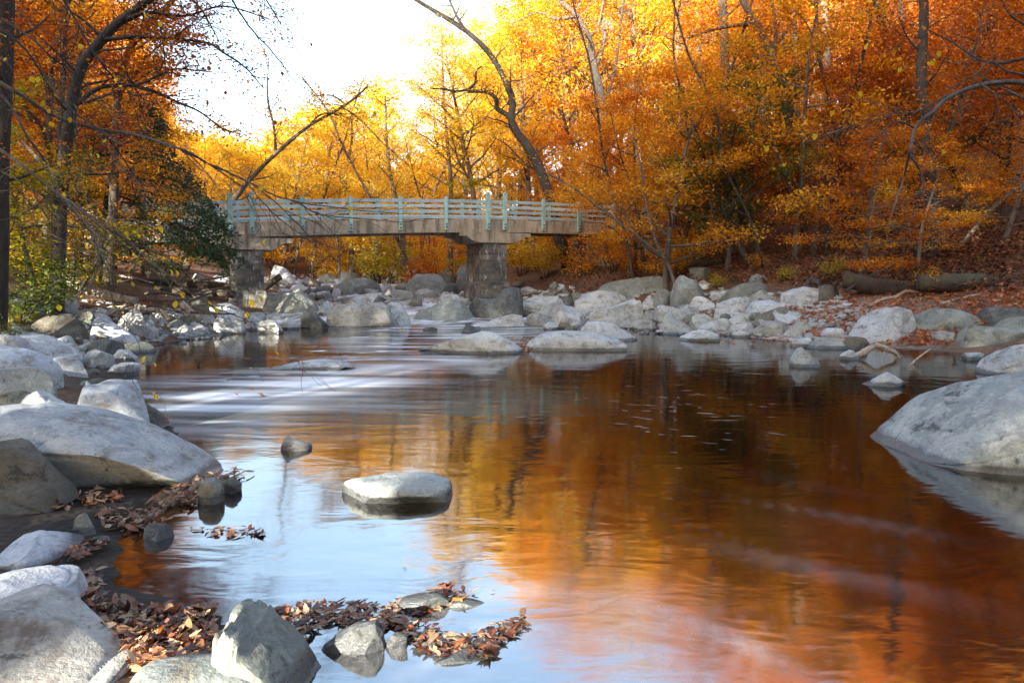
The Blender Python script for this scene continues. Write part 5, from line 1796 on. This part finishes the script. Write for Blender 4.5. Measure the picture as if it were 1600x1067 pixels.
def litter():
    r = np.random.default_rng(808)

    def zone(poly, n, zfix=None, jit=0.0):
        out = []
        for x, y in sample_poly(r, poly, n):
            if zfix is None:
                p = hit(x, y)
                p = p + (0, 0, r.uniform(0, jit))
            else:
                q = gpix(x, y)
                p = np.array([q[0], q[1], zfix])
            out.append(p)
        return out
    # the drift in front, piled up
    drift = [(105, 990), (150, 952), (240, 968), (330, 955), (338, 1045), (300, 1062), (215, 1066), (190, 1020)]
    big_leaves('fallen_leaves', r, zone(drift, 1100, None, 0.05), 0.062, 0.38, LEAF['drift'], 'drift of brown curled leaves heaped between the front boulders')
    z = []
    for poly, n in (([(225, 792), (290, 756), (360, 738), (392, 742), (350, 762), (300, 792), (240, 794)], 320), ([(125, 776), (190, 770), (185, 790), (130, 796)], 90),
                    ([(150, 806), (230, 800), (270, 812), (240, 835), (160, 830)], 170), ([(130, 850), (178, 855), (130, 882), (88, 890)], 60),
                    ([(128, 900), (165, 905), (160, 962), (125, 968)], 90), ([(60, 790), (110, 780), (125, 800), (80, 800)], 20)):
        z += zone(poly, n, None, 0.025)
    big_leaves('fallen_leaves', r, z, 0.068, 0.28, LEAF['drift'], 'red brown leaves gathered along the near left waterline')
    z = []
    for poly, n in (([(398, 958), (500, 940), (600, 946), (700, 926), (740, 932), (700, 950), (640, 966), (600, 986), (520, 975), (470, 1008), (432, 1000)], 430),
                    ([(600, 962), (660, 972), (720, 1000), (820, 958), (834, 972), (760, 1030), (690, 1030), (640, 1008)], 260), ([(298, 826), (400, 823), (412, 836), (330, 840)], 50),
                    ([(640, 925), (700, 915), (790, 922), (700, 935)], 22)):
        z += zone(poly, n, 0.004, 0.0)
    big_leaves('fallen_leaves', r, z, 0.062, 0.12, LEAF['drift'], 'raft of brown leaves floating in the bottom centre of the pool', 0.008)
    # small leaves farther off
    P = []
    for poly, n in (([(1230, 470), (1330, 452), (1620, 452), (1620, 512), (1500, 510), (1480, 540), (1330, 545), (1240, 520)], 3600),):
        P += zone(poly, n, None, 0.02)
    o = put('fallen_leaves', leaves_mesh('fallen_leaves', r, np.array(P) + (0, 0, 0.03), 5200, 0.06, 0.2, 0.12, 0.45), LEAF['litter'])
    tag(o, 'carpet of russet leaves over the sandy right bank', 'leaves', None, 'stuff')
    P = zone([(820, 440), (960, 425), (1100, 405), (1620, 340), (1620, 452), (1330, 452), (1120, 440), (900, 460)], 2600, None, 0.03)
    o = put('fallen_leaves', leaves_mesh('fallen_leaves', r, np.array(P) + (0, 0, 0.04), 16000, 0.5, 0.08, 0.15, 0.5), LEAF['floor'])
    tag(o, 'russet leaf carpet on the forest floor of the right slope', 'leaves', None, 'stuff')
    P = zone([(0, 470), (120, 460), (340, 480), (340, 530), (200, 535), (60, 540), (0, 620)], 420, None, 0.02)
    P += zone([(400, 430), (740, 428), (740, 470), (420, 480)], 300, None, 0.02)
    P += zone([(820, 455), (1330, 460), (1330, 530), (1000, 520), (820, 500)], 420, None, 0.02)
    o = put('fallen_leaves', leaves_mesh('fallen_leaves', r, np.array(P) + (0, 0, 0.03), 1700, 0.05, 0.2, 0.11, 0.5), LEAF['litter'])
    tag(o, 'stray fallen leaves caught between the boulders', 'leaves', None, 'stuff')
    P = zone([(640, 548), (990, 535), (1000, 528), (820, 552)], 60, 0.004) + zone([(1060, 530), (1340, 528), (1340, 545), (1080, 535)], 110, 0.004) + zone([(430, 560), (560, 560), (500, 580)], 14, 0.004) + zone([(800, 526), (830, 536), (826, 552), (808, 548)], 70, 0.02) \
        + zone([(260, 555), (520, 570), (400, 640), (220, 560)], 16, 0.004)
    o = put('fallen_leaves', leaves_mesh('fallen_leaves', r, np.array(P) + (0, 0, 0.012), 300, 0.03, 0.2, 0.09, 0.35), LEAF['litter'])
    tag(o, 'small leaves floating against the waterline of the pool rocks', 'leaves', None, 'stuff')
    # gravel spit
    P = zone([(270, 522), (310, 515), (345, 512), (368, 520), (340, 530), (280, 532)], 260, None, 0.02)
    Vs, Fs = [], []
    V0, F0 = rock_shape(9, 2, 6)
    for i, p in enumerate(P):
        s = r.uniform(0.03, 0.085)
        M = np.array(Matrix.Rotation(r.uniform(0, 6.28), 3, 'Z') @ Matrix.Rotation(r.uniform(0, 6.28), 3, 'X'))
        Vs.append((V0 * (1, .8, .6)) @ M.T * s + p)
        Fs.append(F0 + i * len(V0))
    PEB = zone([(410, 430), (740, 428), (740, 475), (420, 482)], 420, None, 0.02) + zone([(820, 455), (1330, 462), (1330, 532), (1000, 522), (820, 505)], 800, None, 0.02) + zone([(0, 480), (120, 470), (330, 490), (330, 525), (200, 540), (0, 620)], 420, None, 0.02)
    for i, p in enumerate(PEB):
        s = r.uniform(0.04, 0.13) * (1.3 if p[1] > 28 else 1)
        M = np.array(Matrix.Rotation(r.uniform(0, 6.28), 3, 'Z') @ Matrix.Rotation(r.uniform(-.6, .6), 3, 'X'))
        Vs.append((V0 * (1, .8, .6)) @ M.T * s + p)
        Fs.append(F0 + (i + len(P)) * len(V0))
    o = put('gravel', mesh_np('gravel', np.vstack(Vs), np.vstack(Fs)), ROCK['w'])
    tag(o, 'pale gravel and pebbles filling the gaps between the boulders', 'gravel', None, 'stuff')
    # grassy ledge
    P = zone([(-60, 478), (30, 476), (55, 492), (40, 512), (0, 520), (-60, 520)], 900, None, 0.0)
    V, F = [], []
    for i, p in enumerate(P):
        for _ in range(2):
            h = r.uniform(0.08, 0.24)
            a = r.uniform(0, 6.28)
            q = np.array(p) + (r.normal(0, .05), r.normal(0, .05), -0.01)
            w = np.array([math.cos(a), math.sin(a), 0]) * 0.007
            t = np.array([r.normal(0, .06), r.normal(0, .06), h])
            b = len(V)
            V += [q - w, q + w, q + t * .6 + w * .7, q + t]
            F.append((b, b + 1, b + 2, b + 3))
    o = put('grass', mesh_np('grass', np.array(V), np.array(F), False), LEAF['lime'])
    tag(o, 'short yellowing grass on the ledge at the left edge', 'grass', None, 'stuff')


litter()


# ------------------------------------------------------------------ near overhanging branches
def near_branch(label, paths, Y, r0, bark, leaf_px, seed, name='overhanging_branch', twigs=5, leaf='fresh', lsize=0.045, extra=0, Ltw=0.5):
    r = np.random.default_rng(seed)
    T = Tubes()
    A = []
    first = None
    for k, path in enumerate(paths):
        Yk = Y + r.normal(0, 0.25) * (k > 0)
        P = np.array([at(px, py, Yk + 0.10 * i * r.uniform(-1, 1)) for i, (px, py) in enumerate(path)])
        if first is None:
            first = P[0].copy()
        Q = smooth_path(P, 6 * len(path)) - first
        Q += np.cumsum(r.normal(0, 0.004, Q.shape), 0) * min(1, Y / 6)
        a = r0 * (1 if k == 0 else r.uniform(0.28, 0.5))
        rad = np.linspace(a, max(0.0016, a * 0.12), len(Q))
        T.add(Q, rad, 6)
        for _ in range(twigs):
            i = int(r.integers(len(Q) // 4, len(Q) - 1))
            d = unit(Q[i + 1] - Q[i])
            o = d + r.normal(0, 0.55, 3) + np.array([0, 0, -0.15])
            B = grow(r, Q[i], o, Ltw * r.uniform(0.4, 1.4), 7, 0.16, -0.02)
            T.add(B, np.linspace(min(rad[i] * .6, 0.006), 0.0014, 8), 4)
            A.append(B[-1])
            if r.random() < 0.6:
                B2 = grow(r, B[3], unit(B[4] - B[3]) + r.normal(0, 0.6, 3), Ltw * r.uniform(0.3, .8), 5, 0.16, -0.02)
                T.add(B2, np.linspace(0.003, 0.0012, 6), 3)
                A.append(B2[-1])
    root = empty(name, first)
    tag(root, label, 'branch')
    put('limb', T.mesh('limb'), bark, root)
    pts = [at(px, py, Y + r.normal(0, 0.08)) - first for px, py in leaf_px]
    for _ in range(extra):
        pts.append(A[int(r.integers(len(A)))])
    if pts:
        Vs, Fs = [], []
        for i, p in enumerate(pts):
            s = lsize * r.uniform(0.75, 1.25) * 0.5
            o = _OVAL * (1.75, 1)
            ring = np.vstack([np.c_[o, np.zeros(16)], np.c_[o * .5, np.zeros(16)], [[0, 0, 0]]])
            ring[:, 2] = r.uniform(0.1, 0.4) * np.abs(ring[:, 0]) - 0.15 * ring[:, 1] ** 2
            M = np.array(Matrix.Rotation(r.uniform(0, 6.28), 3, 'Z') @ Matrix.Rotation(r.uniform(0.5, 1.6), 3, 'X') @ Matrix.Rotation(r.normal(0, .4), 3, 'Y'))
            V = (ring * s) @ M.T
            V = V - V[8] + np.array(p)
            b = i * 33
            k = np.arange(16)
            k2 = (k + 1) % 16
            Fs.append(np.vstack([np.stack([b + k, b + k2, b + 16 + k2], 1), np.stack([b + k, b + 16 + k2, b + 16 + k], 1), np.stack([b + 16 + k, b + 16 + k2, np.full(16, b + 32)], 1)]))
            Vs.append(V)
        put('leaves', mesh_np('leaves', np.vstack(Vs), np.vstack(Fs)), LEAF[leaf], root)
    return root


near_branch('long bare branch arching from the left edge down across the bridge', [
    [(-60, 100), (22, 142), (82, 180), (150, 202), (210, 210), (285, 236), (337, 262), (397, 289), (450, 311), (550, 326), (640, 336)],
    [(397, 289), (430, 312), (470, 345), (500, 372), (540, 392), (575, 410)], [(385, 285), (420, 325), (455, 362), (500, 392)], [(285, 236), (330, 262), (380, 300), (400, 345)], [(450, 311), (500, 335), (570, 345), (650, 352)],
    [(150, 202), (180, 250), (220, 300), (250, 330)]], 6.0, 0.021, BARK,
    [(77, 170), (77, 190), (110, 183), (150, 235), (190, 250), (246, 262), (352, 240), (440, 270), (450, 275), (478, 288), (535, 160), (585, 173), (714, 203), (720, 198), (637, 240), (690, 238), (497, 290), (547, 322)], 61, extra=6, lsize=.048, twigs=10)
near_branch('bare twiggy branch falling from the left edge over the driftwood', [
    [(-40, 120), (10, 160), (40, 215), (58, 240), (78, 265), (96, 312), (118, 330), (150, 375), (172, 425), (205, 455)], [(58, 240), (90, 300), (110, 322), (150, 345), (200, 385), (240, 430), (300, 480)],
    [(96, 312), (130, 350), (160, 400), (170, 430)], [(118, 330), (170, 352), (220, 395), (270, 440), (340, 486), (400, 498)]], 5.2, 0.011, BARK,
    [(83, 318), (150, 330), (205, 360), (215, 365), (125, 235), (150, 240)], 62, extra=8, twigs=10)
near_branch('low bare branch sweeping from the left edge toward the pool', [
    [(-40, 205), (30, 258), (75, 293), (110, 322), (150, 348), (200, 378), (255, 425), (320, 470), (400, 505), (440, 525)], [(110, 322), (150, 372), (170, 420), (185, 470), (205, 500), (226, 537), (232, 562)], [(200, 378), (260, 405), (330, 440), (400, 452)],
    [(75, 293), (120, 335), (150, 390), (160, 440)]], 4.6, 0.012, BARK,
    [(228, 556), (238, 566), (244, 612), (250, 615), (240, 618), (190, 437), (205, 440), (265, 420), (275, 422), (282, 455), (275, 470), (325, 470), (335, 480), (392, 468), (385, 487)], 63, extra=5, twigs=9)
near_branch('tangle of thin bare twigs at the left edge beside the yellow beech', [
    [(-40, 255), (20, 275), (60, 305), (110, 340), (150, 372), (190, 398)], [(-40, 300), (30, 300), (80, 330), (120, 340), (180, 330)], [(0, 345), (20, 340), (50, 365), (90, 365), (130, 385)], [(10, 200), (20, 150), (18, 110), (-20, 80)],
    [(115, 200), (120, 270), (110, 310), (95, 320)]], 5.0, 0.008, BARK, [(60, 120), (10, 90), (175, 395)], 64, twigs=12, extra=6)
near_branch('thin branch slanting across the upper left corner', [
    [(-40, 10), (30, 50), (80, 95), (125, 130), (165, 185), (205, 232)], [(-40, 45), (40, 42), (100, 40), (150, 60)], [(30, 50), (60, 110), (90, 140), (130, 160)], [(80, 0), (95, 60), (100, 110), (125, 180)]], 5.6, 0.010, BARKD, [(203, 8), (224, 18), (252, 34), (125, 68), (48, 120)], 65, twigs=7, extra=6)
near_branch('dark forked branch crossing the left edge above the evergreen', [
    [(-60, 20), (20, 60), (70, 120), (110, 165), (170, 215), (215, 275), (250, 330), (270, 390)], [(70, 120), (130, 140), (190, 170), (250, 190), (300, 235)], [(110, 165), (130, 230), (165, 290), (180, 350), (215, 400)], [(-60, 160), (10, 165), (60, 190), (100, 250), (120, 300), (160, 350)],
    [(170, 215), (230, 235), (280, 270), (320, 320)]], 6.6, 0.013, BARKD, [(100, 300), (140, 320), (232, 300)], 71, twigs=16, extra=5, Ltw=0.6)
near_branch('drooping dark twigs hanging from above at the upper left', [
    [(60, -60), (110, 20), (150, 90), (200, 140), (255, 165), (310, 195)], [(150, -60), (200, 20), (255, 60), (320, 100), (370, 150)], [(110, 20), (100, 90), (115, 160), (140, 220)], [(200, 20), (190, 90), (215, 150), (230, 210)], [(250, -60), (290, 20), (350, 50), (410, 105)]],
    8.0, 0.014, BARKD, [], 72, twigs=16, leaf='rust', extra=26, Ltw=0.8, lsize=.055)
near_branch('fine bare branch hanging down through the pale sky', [
    [(340, -60), (362, 2), (397, 52), (432, 92), (452, 122), (478, 142), (500, 158)], [(397, 52), (415, 90), (418, 140), (422, 190)], [(300, -60), (312, 20), (330, 62), (350, 80)], [(402, 0), (440, 25), (468, 40)]], 9.0, 0.014, BARKD, [], 66, twigs=7, Ltw=0.8, extra=4)
near_branch('pale arched branch reaching in from the right edge', [
    [(1680, 150), (1640, 133), (1590, 127), (1530, 130), (1482, 148), (1455, 172), (1430, 200), (1420, 240), (1412, 275), (1398, 312), (1384, 345)], [(1640, 120), (1580, 112), (1550, 95), (1520, 118), (1490, 116)],
    [(1482, 148), (1440, 172), (1400, 180), (1360, 195), (1310, 210), (1270, 230)], [(1430, 200), (1400, 190), (1370, 215), (1320, 232)], [(1420, 240), (1440, 270), (1446, 300)], [(1530, 130), (1560, 150), (1590, 175)]], 11.0, 0.05, BARKG,
    [(1355, 68), (1350, 122), (1344, 142), (1305, 172), (1272, 208), (1465, 80), (1450, 97), (1487, 148), (1385, 278), (1198, 228), (1225, 255)], 67, twigs=9, Ltw=0.9, lsize=0.10, extra=6)
near_branch('dark leafless branch at the top right corner', [[(1660, 60), (1600, 90), (1540, 95), (1480, 60), (1440, 40)], [(1560, 96), (1520, 130), (1470, 165)]], 12.0, 0.04, BARKD, [], 68, twigs=8, Ltw=0.9, leaf='rust', lsize=.1, extra=25)


def flecks():
    """pale flecks standing in for the blurred streaks of floating leaves"""
    r = np.random.default_rng(515)
    V, F = [], []
    for _ in range(70):
        px, py = 1070 + r.normal(0, 80), 632 + r.normal(0, 32)
        c = gpix(px, py)
        L, w = r.uniform(0.02, 0.11), r.uniform(0.003, 0.007)
        a = -0.35 + r.normal(0, 0.25) + (0.5 if px < 960 else 0)
        d = np.array([math.cos(a), math.sin(a)])
        e = np.array([-d[1], d[0]])
        bend = r.normal(0, 0.12) * L
        b = len(V)
        for t, ww in ((-1, .2), (-.4, 1), (.4, .9), (1, .15)):
            m = c + d * L * t + e * bend * (1 - t * t)
            V += [(*(m - e * w * ww), 0.004), (*(m + e * w * ww), 0.004)]
        for i in range(3):
            F.append((b + 2 * i, b + 2 * i + 2, b + 2 * i + 3, b + 2 * i + 1))
    m, n, out = new_mat('pale flecks')
    d = N(n, "ShaderNodeBsdfDiffuse")
    d.inputs[0].default_value = (0.45, 0.42, 0.38, 1)
    n.links.new(d.outputs[0], out.inputs[0])
    o = put('foam', mesh_np('foam', np.array(V), np.array(F)), m)
    tag(o, 'pale flecks standing in for streaks of drifting leaves on the brown pool', 'foam', None, 'stuff')


flecks()
